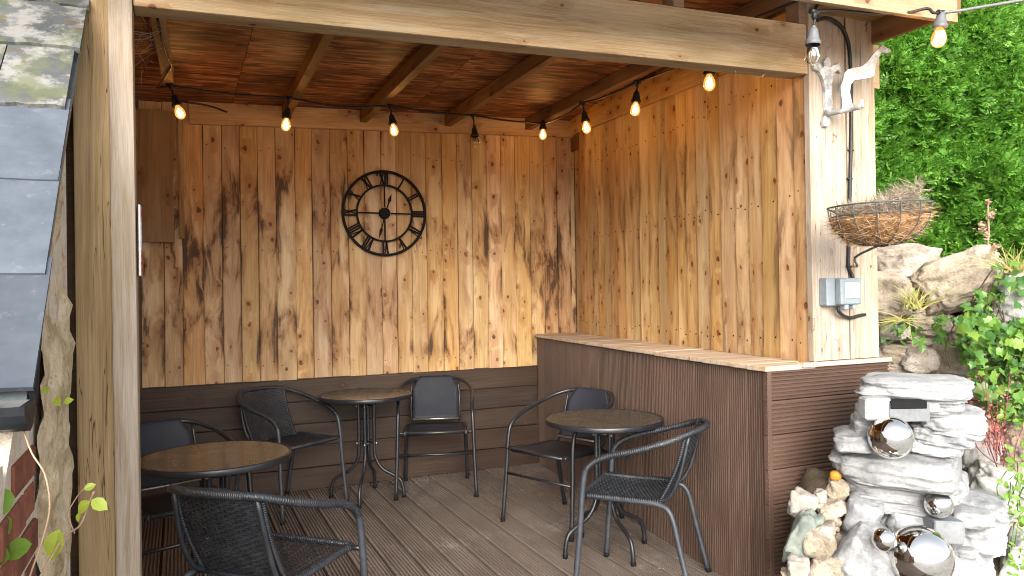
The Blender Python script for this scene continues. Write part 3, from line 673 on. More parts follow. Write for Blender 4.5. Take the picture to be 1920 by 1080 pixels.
# ================================================================== WALL CLOCK
ck = thing('wall_clock', 'black open framed wall clock with Roman numerals on the back wall', 'clock', (.693, -.03, 1.968))
bm = bmesh.new()
def ring(r, w=.012, d=.012):
    n = 64; q = []
    for i in range(n):
        a = 2 * math.pi * i / n; c, s_ = math.cos(a), math.sin(a)
        q.append([bm.verts.new(((r + dr) * c, y, (r + dr) * s_)) for dr, y in ((-w / 2, -d / 2), (w / 2, -d / 2), (w / 2, d / 2), (-w / 2, d / 2))])
    for i in range(n):
        for k in range(4): bm.faces.new((q[i][k], q[i][(k + 1) % 4], q[(i + 1) % n][(k + 1) % 4], q[(i + 1) % n][k]))
ring(.307, .019); link('outer_ring', from_bm('outer_ring', bm), M_IRON, ck, WL[ck.name])
bm = bmesh.new(); ring(.206, .0135); link('inner_ring', from_bm('inner_ring', bm), M_IRON, ck, WL[ck.name])
bm = bmesh.new()
for k in range(4):
    a = k * math.pi / 2; R_ = Matrix.Rotation(-a, 3, 'Y'); bm_box(bm, R_ @ Vector((0, 0, .125)), (.0095, .008, .16), R_)
link('spokes', from_bm('spokes', bm), M_IRON, ck, WL[ck.name])
bm = bmesh.new(); 
bmesh.ops.create_cone(bm, segments=32, radius1=.043, radius2=.038, depth=.03, cap_ends=True, matrix=Matrix.Rotation(math.pi / 2, 4, 'X'))
link('hub', from_bm('hub', bm), M_IRON, ck, WL[ck.name] + Vector((0, -.004, 0)))
def bar2(bm, p, q, w, d=.009):
    p, q = Vector((p[0], 0, p[1])), Vector((q[0], 0, q[1])); L = (q - p).length; a = math.atan2(q.x - p.x, q.z - p.z)
    bm_box(bm, (p + q) / 2, (w, d, L), Matrix.Rotation(a, 3, 'Y'))
def stroke(bm, ch, x):
    h = .044; t = .0115
    if ch == 'I': bar2(bm, (x + .006, -h), (x + .006, h), t); return .0165
    if ch == 'V': bar2(bm, (x + .004, h), (x + .016, -h), t * 1.1); bar2(bm, (x + .028, h), (x + .016, -h), t * .6); return .034
    if ch == 'X': bar2(bm, (x + .002, h), (x + .028, -h), t * 1.1); bar2(bm, (x + .028, h), (x + .002, -h), t * .6); return .034
for i, s_ in enumerate(['XII', 'I', 'II', 'III', 'IV', 'V', 'VI', 'VII', 'VIII', 'IX', 'X', 'XI']):
    bm = bmesh.new(); wd = sum({'I': .0165, 'V': .034, 'X': .034}[c] for c in s_); x = -wd / 2
    for c in s_: x += stroke(bm, c, x)
    a = i * math.pi / 6; R_ = Matrix.Rotation(a, 4, 'Y')
    bmesh.ops.transform(bm, matrix=R_ @ Matrix.Translation((0, 0, .257)), verts=bm.verts[:])
    me = from_bm('numeral', bm); c = recenter(me); link('numeral', me, M_IRON, ck, WL[ck.name] + c)
def hand(ang, L, w):
    bm = bmesh.new(); P = [(-w * .5, 0), (-w * .5, L * .55), (-w * 1.5, L * .66), (0, L), (w * 1.5, L * .66), (w * .5, L * .55), (w * .5, 0)]
    a = [bm.verts.new((x, -.021, z)) for x, z in P]; b = [bm.verts.new((x, -.0235, z)) for x, z in P]
    bm.faces.new(a); bm.faces.new(b[::-1])
    for i in range(7): bm.faces.new((a[i], a[(i + 1) % 7], b[(i + 1) % 7], b[i]))
    bmesh.ops.recalc_face_normals(bm, faces=bm.faces[:]); bmesh.ops.transform(bm, matrix=Matrix.Rotation(math.radians(ang), 4, 'Y'), verts=bm.verts[:])
    return from_bm('clock_hand', bm)
link('clock_hand', hand(18, .15, .009), M_IRON, ck, WL[ck.name]); link('clock_hand', hand(195, .2, .008), M_IRON, ck, WL[ck.name])

# ================================================================== FESTOON LIGHTS
fl = thing('festoon_lights', 'black festoon string of round bulbs looped under the roof and out to the right', 'string lights', (0.8, -.75, 2.58))
def nodept(x, y, Y): p = hy(x, y, Y); return p
nodes = [hz(318, 160, 2.585), hz(541, 183, 2.585), hz(731, 198, 2.60), hz(886, 216, 2.625), hz(1018, 231, 2.645), hy(1092, 193, -1.20), hy(1195, 154, -1.80), hy(1333, 95, -2.55), hy(1527, 22, -3.30), hy(1765, 24, -3.40)]
bulbs = [(338, 213), (536, 236), (739, 246), (892, 268), (1018, 254), (1100, 241), (1191, 207), (1330, 158), (1523, 106), (1760, 74)]
dd = [(p - CAM).dot(CF) for p in nodes]
lit = [1, 1, 1, 0, 1, 1, 1, 1, 0, 1]
cab = [hz(292, 20, 2.56), hz(312, 105, 2.56), hz(322, 125, 2.575), hz(295, 165, 2.56), nodes[0]]
def sag(a, b, s, k=4): return [a.lerp(b, i / k) - Vector((0, 0, s * math.sin(math.pi * i / k))) for i in range(1, k)]
for i in range(7):
    cab += sag(nodes[i], nodes[i + 1], [.012, .03, .01, .01, .025, .015, .01][i]) + [nodes[i + 1]]
cab += [Vector((1.66, -2.70, 2.575)), Vector((1.70, -2.95, 2.59)), Vector((1.70, -3.15, 2.56)), nodes[8]]
tube('cable', smooth_path(cab, 2), .006, M_CABLE, fl, 6)
tube('cable', smooth_path([nodes[8], hy(1570, 20, -3.30), hy(1640, 26, -3.31), hy(1700, 24, -3.34), hy(1738, 16, -3.38), hy(1750, 24, -3.40), nodes[9]], 4), .006, M_CABLE, fl, 6)
tube('cable', smooth_path([nodes[9], hy(1800, 20, -3.45), hy(1835, 14, -3.5), hy(1920, 0, -3.62), hy(2050, -22, -3.8), hy(2300, -40, -4.2)], 4), .006, mk_metal('pale_cable', (.16, .165, .16), .45), fl, 6)
tube('spare_cable', smooth_path([hz(340, 190, 2.58), hz(390, 198, 2.58), hz(425, 210, 2.58)], 4), .006, M_CABLE, fl, 6)
spr = [(0.0, .026), (.01, .028), (.018, .0275), (.024, .023), (.045, .018), (.062, .0155), (.066, .009), (.072, .0075)]
def bulb_prof(r): return [(.0105, .030), (.0145, .022), (.022, .010), (r * .93, -.004), (r, -.018), (r * .95, -.030), (r * .72, -.042), (r * .36, -.049), (0, -.0505)]
bmb = bmesh.new(); bm_lathe(bmb, bulb_prof(.0285), seg=20); me_bulb = from_bm('bulb', bmb)
bmb = bmesh.new(); bm_lathe(bmb, [(r_, z_ + .026) for r_, z_ in [(.0275, 0), (.029, .004), (.029, .012), (.0265, .016), (.0235, .022), (.0185, .046), (.0155, .06), (.009, .066), (.006, .074)]], seg=18); me_sock = from_bm('socket', bmb, True)
bmb = bmesh.new()
for k in range(5):
    a = k * 2 * math.pi / 5; bm_tube(bmb, [(.004 * math.cos(a), .004 * math.sin(a), .012), (.012 * math.cos(a), .012 * math.sin(a), -.008), (.009 * math.cos(a), .009 * math.sin(a), -.034)], .0022, 5)
bm_tube(bmb, [(0, 0, .022), (0, 0, -.01)], .004, 6); me_fil = from_bm('filament', bmb)
me_b0 = me_bulb.copy(); me_b0.materials.append(M_BULB0); me_bulb.materials.append(M_BULB)
M_SOCKG = mk_metal('worn_grey_socket', (.10, .105, .11), .5)
for i, (nd, bp) in enumerate(zip(nodes, bulbs)):
    b = hd(bp[0], bp[1], dd[i]); ax = (nd - b).normalized()
    if i == 7: ax = Vector((0, 0, 1))
    rot = ax.to_track_quat('Z', 'Y').to_euler(); c0 = b + ax * .018
    o = link('socket', me_sock if i < 8 else me_sock.copy(), None, fl, c0); o.rotation_euler = rot
    if i == 0: me_sock.materials.append(M_CABLE)
    if i >= 8: o.data.materials.clear(); o.data.materials.append(M_SOCKG)
    o = link('bulb', me_bulb if lit[i] else me_b0, None, fl, c0); o.rotation_euler = rot
    f_ = link('filament', me_fil if lit[i] else me_fil.copy(), None, o, (0, 0, 0), True)
    if i == 0: me_fil.materials.append(M_FIL)
    if not lit[i]: f_.data.materials.clear(); f_.data.materials.append(M_STEEL)
    bm = bmesh.new(); top = nd - ax * .0; bot = c0 + ax * .098
    if (top - bot).length > .012: bm_tube(bm, smooth_path([top, top.lerp(bot, .5) + Vector((.004, 0, 0)), bot], 3), .0055, 6)
    bm_tube(bm, [top + Vector((-.02, 0, 0)), top + Vector((.02, 0, .002))], .0105, 8); bm_tube(bm, [top, top - ax * .028], [.012, .008], 8)
    me = from_bm('drop_cable', bm); c = recenter(me); link('drop_cable', me, M_CABLE, fl, c)
    if lit[i]:
        l = bpy.data.lights.new('bulb_glow', 'POINT'); l.energy = 1.6; l.color = (1, .48, .14); l.shadow_soft_size = .028
        lo = bpy.data.objects.new('bulb_glow', l); COL.objects.link(lo); lo.parent = o; lo.location = (0, 0, -.016)
# ================================================================== TABLES
def make_table():
    t = thing('bistro_table', 'x', 'table')
    bm = bmesh.new(); bm_lathe(bm, [(.300, .699), (.304, .703), (.309, .702), (.311, .698), (.311, .680), (.309, .676), (.300, .675), (.300, .699)], seg=56); link('rim', from_bm('rim', bm), M_BLK, t, local=True)
    bm = bmesh.new(); bm_lathe(bm, [(0, .694), (.301, .694), (.301, .699), (.296, .7015), (0, .7015)], seg=56); g = from_bm('glass_top', bm); 
    for p in g.polygons: p.use_smooth = abs(p.normal.z) > .99 and False
    link('glass_top', g, M_GLASS, t, local=True)
    for k in range(4):
        a = math.pi / 4 + k * math.pi / 2; c, s_ = math.cos(a), math.sin(a)
        P = [(.135, .682), (.058, .665), (.052, .62), (.052, .36), (.060, .27), (.105, .195), (.175, .155), (.225, .12), (.245, .06), (.248, .0)]
        pts = smooth_path([(r * c, r * s_, z) for r, z in P], 4); bm = bmesh.new(); bm_tube(bm, pts, .0115, 8); link('leg', from_bm('leg', bm), M_BLK, t, local=True)
        bm = bmesh.new(); bm_tube(bm, [(.248 * c, .248 * s_, .0), (.248 * c, .248 * s_, .022)], .0135, 8); link('foot_cap', from_bm('foot_cap', bm), M_IRON, t, local=True)
    for z in (.62, .37):
        bm = bmesh.new()
        for k in range(4):
            a = math.pi / 4 + k * math.pi / 2; b = a + math.pi / 2
            bm_tube(bm, [(.05 * math.cos(a), .05 * math.sin(a), z), (.05 * math.cos(b), .05 * math.sin(b), z)], .007, 6)
        link('brace', from_bm('brace', bm), M_BLK, t, local=True)
        bm = bmesh.new()
        for k in range(4):
            a = math.pi / 4 + k * math.pi / 2; bm_lathe(bm, [(.006, -.004), (.006, .004), (0, .005)], (.066 * math.cos(a), .066 * math.sin(a), z), 8)
        link('bolts', from_bm('bolts', bm), M_STEEL, t, local=True)
    bm = bmesh.new()
    for k in range(4):
        a = math.pi / 4 + k * math.pi / 2; bm_tube(bm, [(.03 * math.cos(a), .03 * math.sin(a), .687), (.298 * math.cos(a), .298 * math.sin(a), .687)], .006, 6)
    link('top_bars', from_bm('top_bars', bm), M_BLK, t, local=True)
    return t
def copy_tree(o, parent=None):
    c = o.copy(); COL.objects.link(c); c.parent = parent
    for ch in list(o.children): copy_tree(ch, c)
    return c
TG = 'round glass topped bistro tables'
def place(o, x, y, rz, label, group): o.location = (x, y, 0); o.rotation_euler = (0, 0, rz); o['label'] = label; o['group'] = group; return o
tb = make_table(); tb2 = copy_tree(tb); tb3 = copy_tree(tb)
place(tb, .455, -.385, .35, 'small round glass table near the back wall below the clock', TG)
place(tb2, 1.352, -1.995, .82, 'small round glass table close to the brown counter', TG)
place(tb3, -.56, -2.0, .2, 'round glass table at the left beside the timber post', TG)

# ================================================================== CHAIRS
def hoop_pts():
    h = [(.268, -.255, 0), (.258, -.228, .30), (.252, -.212, .505), (.250, -.185, .583), (.253, -.10, .632), (.262, .04, .670), (.238, .17, .711), (.17, .255, .742), (.08, .292, .750)]
    return [Vector(p) for p in h] + [Vector((0, .302, .752))] + [Vector((-x, y, z)) for x, y, z in reversed(h)]
def weave(bm, surf, nr, nsd, amp, wid, ribs=True, rr=.0022):
    for j in range(nsd):
        v = (j + .5) / nsd; prev = None; N = nr * 2
        for i in range(N + 1):
            u = -1 + 2 * i / N; P, Nn, Tv = surf(u, v); ph = math.cos(i * math.pi + (j % 2) * math.pi) if i % 2 == 0 else 0
            if i % 2 == 0: ph = 1 if ((i // 2 + j) % 2) else -1
            c = P + Nn * amp * ph; row = [bm.verts.new(c - Tv * wid), bm.verts.new(c + Nn * .0012), bm.verts.new(c + Tv * wid)]
            if prev:
                for q in range(2): f = bm.faces.new((prev[q], row[q], row[q + 1], prev[q + 1])); f.smooth = True
            prev = row
    if ribs:
        for i in range(nr + 1):
            u = -1 + 2 * i / nr
            if abs(u) > .99: continue
            bm_tube(bm, [surf(u, k / 10)[0] for k in range(11)], rr, 4, cap=False)
def back_surf(wb, wt, z0, z1, y0, y1):
    def s(u, v):
        P = Vector((u * (wb + (wt - wb) * v), y0 + (y1 - y0) * v + .018 * math.sin(v * math.pi) - .03 * u * u * (.3 + v * .9), z0 + (z1 - z0) * v))
        return P, Vector((0, -1, .3)).normalized(), Vector((0, (y1 - y0), z1 - z0)).normalized()
    return s
def seat_surf(wf, wb, y0, y1, z):
    def s(u, v):
        P = Vector((u * (wf + (wb - wf) * v), y0 + (y1 - y0) * v, z - .012 * math.sin(v * math.pi) * (1 - u * u * .6) - .006 * v))
        return P, Vector((0, 0, 1)), Vector((0, 1, 0))
    return s
def make_chair(rattan):
    t = thing('armchair', 'x', 'chair'); fm = M_BLK
    bm = bmesh.new(); hp = smooth_path(hoop_pts(), 5); bm_tube(bm, hp, .0135 if rattan else .0125, 10); 
    link('arm_hoop', from_bm('arm_hoop', bm), M_RATA if rattan else M_BLK, t, local=True)
    if rattan:      # wrapped strand turns round the arms
        bm = bmesh.new(); n = len(hp)
        for i in range(14, n - 14):
            a, b = hp[i], hp[i + 1]
            for q in range(3):
                c = a.lerp(b, q / 3); d = (b - a).normalized() * .0028; bm_tube(bm, [c - d, c + d], [.0146, .0146], 8, cap=True)
        link('arm_wrap', from_bm('arm_wrap', bm), M_RAT, t, local=True)
    for s_ in (-1, 1):
        P = [(s_ * .20, -.235, .437), (s_ * .203, .02, .432), (s_ * .206, .12, .425), (s_ * .214, .175, .385), (s_ * .219, .215, .22), (s_ * .226, .268, 0)]
        bm = bmesh.new(); bm_tube(bm, smooth_path(P, 5), .0125, 9); link('leg', from_bm('leg', bm), fm if not rattan else M_RATA, t, local=True)
        for p0, p1 in (((s_ * .226, .268, 0), (s_ * .2255, .2635, .02)), ((s_ * .268, -.255, 0), (s_ * .2665, -.253, .02))):
            bm = bmesh.new(); bm_tube(bm, [p0, p1], .0145, 8); link('foot_cap', from_bm('foot_cap', bm), M_IRON, t, local=True)
        bm = bmesh.new(); bm_tube(bm, smooth_path([(s_ * .165, .115, .428), (s_ * .172, .165, .46), (s_ * .178, .21, .56), (s_ * .168, .252, .738)], 4), .0095 if rattan else .0075, 7); link('back_upright', from_bm('back_upright', bm), M_RAT if rattan else fm, t, local=True)
        bm = bmesh.new(); bm_tube(bm, [(s_ * .20, -.212, .437), (s_ * .256, -.221, .437)], .010, 7); link('seat_stub', from_bm('seat_stub', bm), fm, t, local=True)
    bm = bmesh.new(); bm_tube(bm, [(-.20, -.235, .437), (.20, -.235, .437)], .0125, 9); bm_tube(bm, [(-.20, .118, .424), (.20, .118, .424)], .009, 8); link('seat_frame', from_bm('seat_frame', bm), M_RATA if rattan else fm, t, local=True)
    if rattan:
        bm = bmesh.new(); weave(bm, seat_surf(.197, .197, -.228, .125, .441), 18, 40, .0028, .0042); link('seat', from_bm('seat', bm), M_RAT, t, local=True)
        bm = bmesh.new(); weave(bm, back_surf(.168, .172, .435, .742, .128, .272), 15, 36, .0030, .0043); link('backrest', from_bm('backrest', bm), M_RAT, t, local=True)
        bm = bmesh.new()
        for s_ in (-1, 1):
            sf = back_surf(.172, .176, .435, .745, .128, .272); bm_tube(bm, [sf(s_, k / 14)[0] for k in range(15)], .0085, 7)
            for k in range(40): 
                c = sf(s_, (k + .5) / 40)[0]; bm_tube(bm, [c - Vector((0, .001, .0025)), c + Vector((0, .001, .0025))], .0098, 6)
        sf = seat_surf(.197, .197, -.228, .125, .441)
        for k in range(34):
            for s_ in (-1, 1): c = Vector((s_ * .2005, -.225 + k * .0103, .4365)); bm_tube(bm, [c - Vector((0, .003, 0)), c + Vector((0, .003, 0))], .0142, 7)
        for k in range(40): c = Vector((-.195 + k * .01, -.235, .437)); bm_tube(bm, [c - Vector((.003, 0, 0)), c + Vector((.003, 0, 0))], .0142, 7)
        link('edge_wrap', from_bm('edge_wrap', bm), M_RAT, t, local=True)
    else:
        def sheet(sf, nu, nv, th, shape=None):
            bm = bmesh.new(); A = []; B = []
            for j in range(nv + 1):
                for i in range(nu + 1):
                    u, v = -1 + 2 * i / nu, j / nv; k = shape(v) if shape else 1; P, Nn, Tv = sf(u * k, v); A.append(bm.verts.new(P)); B.append(bm.verts.new(P - Nn * th))
            for j in range(nv):
                for i in range(nu):
                    a = j * (nu + 1) + i; q = (a, a + 1, a + nu + 2, a + nu + 1)
                    f = bm.faces.new([A[k] for k in q]); f.smooth = True; f = bm.faces.new([B[k] for k in reversed(q)]); f.smooth = True
            bd = [i for i in range(nu + 1)] + [j * (nu + 1) + nu for j in range(1, nv + 1)] + [nv * (nu + 1) + i for i in range(nu - 1, -1, -1)] + [j * (nu + 1) for j in range(nv - 1, 0, -1)]
            for k in range(len(bd)): a, b = bd[k], bd[(k + 1) % len(bd)]; bm.faces.new((A[b], A[a], B[a], B[b]))
            return bm
        bm = sheet(seat_surf(.198, .198, -.245, .13, .447), 10, 10, .006); link('seat', from_bm('seat', bm), M_TEX, t, local=True)
        bm = sheet(back_surf(.163, .163, .47, .765, .150, .288), 12, 14, .006, lambda v: 1 if v < .72 else 1 - .30 * ((v - .72) / .28)); link('backrest', from_bm('backrest', bm), M_TEX, t, local=True)
        bm = bmesh.new(); bm_tube(bm, [(-.166, .145, .468), (.166, .145, .468)], .006, 6); link('back_rail', from_bm('back_rail', bm), M_STEEL, t, local=True)
        bm = bmesh.new(); bm_tube(bm, [(-.258, -.2285, .29), (.258, -.2285, .29)], .0085, 7); link('stretcher', from_bm('stretcher', bm), fm, t, local=True)
    return t
def ang(fx, fy): return math.atan2(fy, fx) + math.pi / 2
CG = 'black armchairs around the tables'
r1 = make_chair(True); r2 = copy_tree(r1); r3 = copy_tree(r1)
t1 = make_chair(False); t2 = copy_tree(t1); t3 = copy_tree(t1)
place(r1, -.42, -2.64, ang(.70, .71), 'woven rattan armchair in the foreground turned away, nearest the timber post', CG)
place(r2, -.06, -.38, ang(.56, -.83), 'woven rattan armchair against the back wall left of the clock table', CG)
place(r3, 1.295, -2.43, ang(-.687, .726), 'woven rattan armchair standing in front of the counter with its back to it', CG)
place(t1, .945, -.385, ang(-.314, -.949), 'mesh fabric armchair facing out from the back wall beside the clock table', CG)
place(t2, 1.40, -1.44, ang(-.93, -.367), 'mesh fabric armchair half hidden behind the table by the counter', CG)
place(t3, -.71, -1.585, ang(.35, -.94), 'mesh fabric armchair behind the left table, mostly hidden by the post', CG)

# ================================================================== THINGS ON THE PIER
# bracket with horse
bk = thing('basket_bracket', 'flaking white cast iron hanging bracket with a horse figure on the pier', 'bracket', (2.0, YF, 2.2))
def plate(name, outline, th, o, X, Z, mat, parent):
    """flat cast shape with real thickness: outline in (x,z), local axes X and Z"""
    X = Vector(X).normalized(); Z = Vector(Z).normalized(); Y = Z.cross(X); n = len(outline)
    bm = bmesh.new(); a = [bm.verts.new(Vector(o) + X * p[0] + Z * p[1] - Y * th / 2) for p in outline]; b = [bm.verts.new(Vector(o) + X * p[0] + Z * p[1] + Y * th / 2) for p in outline]
    fa = [bm.faces.new(a), bm.faces.new(b[::-1])]
    for i in range(n): bm.faces.new((a[i], b[i], b[(i + 1) % n], a[(i + 1) % n]))
    bmesh.ops.recalc_face_normals(bm, faces=bm.faces[:]); bmesh.ops.triangulate(bm, faces=[f for f in bm.faces if len(f.verts) > 4])
    return solid(name, from_bm(name, bm), mat, parent)
def pxz(x, y, Y): p = hy(x, y, Y); return (p.x, p.z)
o0 = hy(1549, 170, YF - .012)
def pz(L, Y, o): return [(lambda q: (q.x - o.x, q.z - o.z))(hy(x, y, Y)) for x, y in L]
plo = [(1523, 124), (1530, 117), (1537, 121), (1542, 128), (1543, 117), (1547, 109), (1552, 109), (1555, 117), (1554, 127), (1561, 123), (1567, 121), (1570, 117), (1574, 130), (1574, 138), (1568, 132), (1562, 137), (1557, 158), (1557, 180), (1560, 200), (1556, 214), (1553, 222), (1555, 231), (1550, 238), (1543, 237), (1540, 229), (1543, 221), (1547, 212), (1545, 190), (1544, 160), (1540, 145), (1533, 134), (1525, 131)]
plate('wall_plate', [(a, b) for a, b in pz(plo, YF - .012, o0)], .016, o0, (1, 0, 0), (0, 0, 1), M_WIRON, bk)
# arm reaching out from the plate towards the camera side
tip = hd(1616, 199, (hy(1549, 205, YF) - CAM).dot(CF) - .16); root = hy(1549, 213, YF - .014); mid = root.lerp(tip, .5)
bm = bmesh.new(); bm_tube(bm, smooth_path([root, mid + Vector((0, 0, -.004)), tip], 4), [.016, .0135, .012, .011, .011, .011, .011, .012, .013][:9], 8); bm_tube(bm, [tip + Vector((0, 0, -.008)), tip + Vector((0, 0, .028))], .008, 8)
solid('bracket_arm', from_bm('bracket_arm', bm), M_WIRON, bk)
hX = (tip - root).normalized(); hd0 = (root.lerp(tip, .45) - CAM).dot(CF)
ho = hd(1595, 150, hd0); hsP = [(1580, 148), (1583, 138), (1589, 131), (1600, 128), (1616, 125), (1628, 113), (1640, 98), (1648, 90), (1655, 82), (1658, 87), (1669, 92), (1671, 96), (1664, 99), (1653, 98), (1645, 112), (1640, 124), (1638, 140), (1633, 145), (1618, 148), (1600, 151), (1594, 160), (1592, 175), (1594, 186), (1598, 203), (1576, 208), (1577, 190), (1576, 178), (1575, 165)]
X_ = CR; Zv = Vector((0, 0, 1)); ol = []
for x, y in hsP: p = hd(x, y, hd0) - ho; ol.append((p.dot(X_), p.z))
plate('horse_figure', ol, .014, ho, X_, Zv, M_WIRON, bk)
# hanging basket
bc = hd(1648, 386, 2.98); bR = .190
bsk = thing('hanging_basket', 'wire hanging basket with coir liner and dried remains on the pier', 'basket', bc - Vector((0, 0, .2)))
bm = bmesh.new(); seg = 40
tilt = Matrix.Rotation(-.03, 3, 'Y')
def bp(a, r, z): return bc + Matrix.Rotation(-.02, 3, 'Y') @ Vector((r * math.cos(a), r * math.sin(a), z))
bm_tube(bm, [bp(2 * math.pi * i / seg, bR, 0) for i in range(seg)], .0036, 6, True)
bm_tube(bm, [bp(2 * math.pi * i / seg, bR * .95, -.038) for i in range(seg)], .0026, 6, True)
def br(s): return bR * math.sqrt(max(0, 1 - (s * .98) ** 2.6)) * .93 + .03 * (1 - s) * .4
for k in range(14):
    a = 2 * math.pi * k / 14 + .2; bm_tube(bm, [bp(a, bR * (1 - .10 * s - .55 * s ** 4), -.155 * s) for s in [i / 8 for i in range(9)]], .0026, 5)
bm_tube(bm, [bp(2 * math.pi * i / seg, bR * .36, -.155) for i in range(seg)], .003, 6, True)
solid('wire_frame', from_bm('wire_frame', bm), M_WIRE, bsk)
bm = bmesh.new(); prof = [(bR * .25, -.153), (bR * .5, -.142), (bR * .72, -.112), (bR * .85, -.075), (bR * .89, -.055), (bR * .80, -.05), (bR * .5, -.055), (0, -.055)]
bm_lathe(bm, prof, bc, 30)
for v in bm.verts:
    d = (v.co - bc); v.co += Vector((d.x, d.y, 0)).normalized() * .018 * nz(d, 14) + Vector((0, 0, .02 * nz(d, 11, 4) + .045 * max(0, d.dot(CR)) / bR * (1 if d.z > -.1 else 0)))
solid('coir_liner', from_bm('coir_liner', bm, True), M_COIRB, bsk)
def fibres(n, L, w, fn, seed):
    R_ = random.Random(seed); V = []; F = []
    for _ in range(n):
        p, d = fn(R_); p = Vector(p); d = Vector(d).normalized(); s_ = d.orthogonal().normalized(); s_.rotate(Matrix.Rotation(R_.uniform(0, 6.28), 3, d)); b = d.cross(s_); l = L * R_.uniform(.5, 1.4); cu = R_.uniform(-.5, .5)
        P = [p + d * l * t + b * cu * l * t * t for t in (0, .35, .7, 1)]; i0 = len(V)
        for k, q in enumerate(P): ww = w * (1 - .25 * k); V += [q - s_ * ww, q + s_ * ww]
        for k in range(3): F.append((i0 + 2 * k, i0 + 2 * k + 1, i0 + 2 * k + 3, i0 + 2 * k + 2))
    return V, F
def coirf(R_):
    a = R_.uniform(0, 6.283); s_ = R_.uniform(.2, 1) ** .8; r = bR * (.90 - .06 * s_ - .52 * s_ ** 4); z = -.152 * s_; z += .05 * max(0, math.cos(a - YAW)) * R_.random()
    return bc + Vector((r * math.cos(a), r * math.sin(a), z)), Vector((-math.sin(a) * R_.choice((-1, 1)), math.cos(a) * R_.choice((-1, 1)), R_.uniform(-.6, .6))) + Vector((math.cos(a), math.sin(a), 0)) * R_.uniform(0, .5)
V, F = fibres(3800, .045, .0010, coirf, 3); tag(solid('coir_fibres', mesh_from('coir_fibres', V, F), M_COIR, bsk), kind='stuff')
def dryf(R_):
    a = R_.uniform(0, 6.283); r = bR * .85 * math.sqrt(R_.random()); x = r * math.cos(a)
    up = .06 + .10 * max(0, (Vector((r * math.cos(a), r * math.sin(a), 0)).dot(CR) / bR + .2)); return bc + Vector((r * math.cos(a), r * math.sin(a), -.06 + R_.uniform(0, up))), (R_.uniform(-1, 1), R_.uniform(-1, 1), R_.uniform(-.3, .9))
V, F = fibres(3600, .042, .0013, dryf, 5); tag(solid('dried_plant', mesh_from('dried_plant', V, F), M_DRY, bsk), kind='stuff')
wallp = hy(1600, 470, YF)
tube('hook_bar', smooth_path([Vector((2.06, YF + .005, bc.z - .02)), Vector((2.06, YF - .03, bc.z - .012)), bp(math.pi * .62, bR, 0)], 4), .004, M_WIRE, bsk, 6)
tube('under_stay', smooth_path([bc + Vector((.03, .03, -.156)), bc + Vector((.0, .12, -.20)), Vector((hy(1593, 499, YF).x + .05, YF + .0, hy(1593, 499, YF).z)), Vector((hy(1590, 499, YF).x, YF + .0, hy(1593, 499, YF).z))], 3), .005, M_WIRE, bsk, 6)
# socket box
sb0 = hy(1564, 549, YF); sb = thing('outdoor_socket', 'grey weatherproof double socket box with clear lid on the pier', 'socket box', sb0)
bx, bz_ = sb0.x, sb0.z
box('back_box', (bx - .012, YF - .024, bz_ + .004), (.165, .05, .125), M_GREYP, sb, .012, segs=3)
box('lid', (bx + .014, YF - .066, bz_ + .006), (.125, .036, .118), M_GREYP, sb, .012, segs=3)
box('window', (bx + .016, YF - .0855, bz_ + .010), (.088, .006, .072), M_WHITEP, sb, .003)
bm = bmesh.new()
for i, (dx, dz) in enumerate([(-.026, .022), (-.009, .022), (.009, .022), (.026, .022), (-.02, -.002), (.02, -.004), (.028, -.012)]): bm_box(bm, (bx + .016 + dx, YF - .0892, bz_ + .01 + dz), (.007, .002, .005))
solid('switch_marks', from_bm('switch_marks', bm), mk_metal('grey_marks', (.35, .3, .3), .5), sb)
for dx in (-.022, .028): box('cable_port', (bx + .016 + dx, YF - .058, bz_ - .062), (.026, .034, .024), M_GREYP, sb, .006, segs=2)
# cables on the pier
def on(x, y, d=.008): return hy(x, y, YF - d)
cb = tag(tube('power_cable', smooth_path([on(1532, 38, .1), on(1552, 34, .05), on(1575, 48, .012), on(1588, 72), on(1594, 110), on(1596, 200), on(1595, 290), on(1593, 380), on(1591, 470), on(1591, 500), on(1597, 515), on(1602, 532, .02), on(1596, 545, .04)], 4), .0085, M_CABLE, None, 7), 'black cable clipped down the pier to the socket box', 'cable')
cb['group'] = 'black cables on the pier'
cb2 = tag(tube('power_cable', smooth_path([on(1572, 575, .05), on(1573, 584, .05), on(1582, 592, .03), on(1596, 596, .015), on(1610, 592, .012), on(1622, 590, .0)], 4), .008, M_CABLE, None, 7), 'short black cable leaving the bottom of the socket box', 'cable'); cb2['group'] = 'black cables on the pier'
for (x, y) in ((1595, 282), (1593, 335), (1592, 500)):
    p = on(x, y, .006); o = box('clip', p, (.03, .014, .008), M_CABLE, cb, .002)
    o.location = p - WL['power_cable']
# sign on the post
sg = thing('post_notice', 'narrow white notice with red print on the inner side of the post', 'sign', (-.797, -2.87, 1.54))
box('board', (-.7985, -2.866, 1.545), (.006, .088, .215), M_WHITEP, sg, .001)
for dz in (-.088, -.066, -.045): box('red_letter', (-.7951, -2.872, 1.545 + dz), (.0012, .058, .011), M_RED, sg, 0)
box('red_symbol', (-.7951, -2.872, 1.630), (.0012, .05, .018), M_RED, sg, 0)
box('blue_strip', (-.7951, -2.870, 1.560), (.0012, .05, .085), mk_metal('pale_blue_print', (.45, .48, .56), .5), sg, 0)
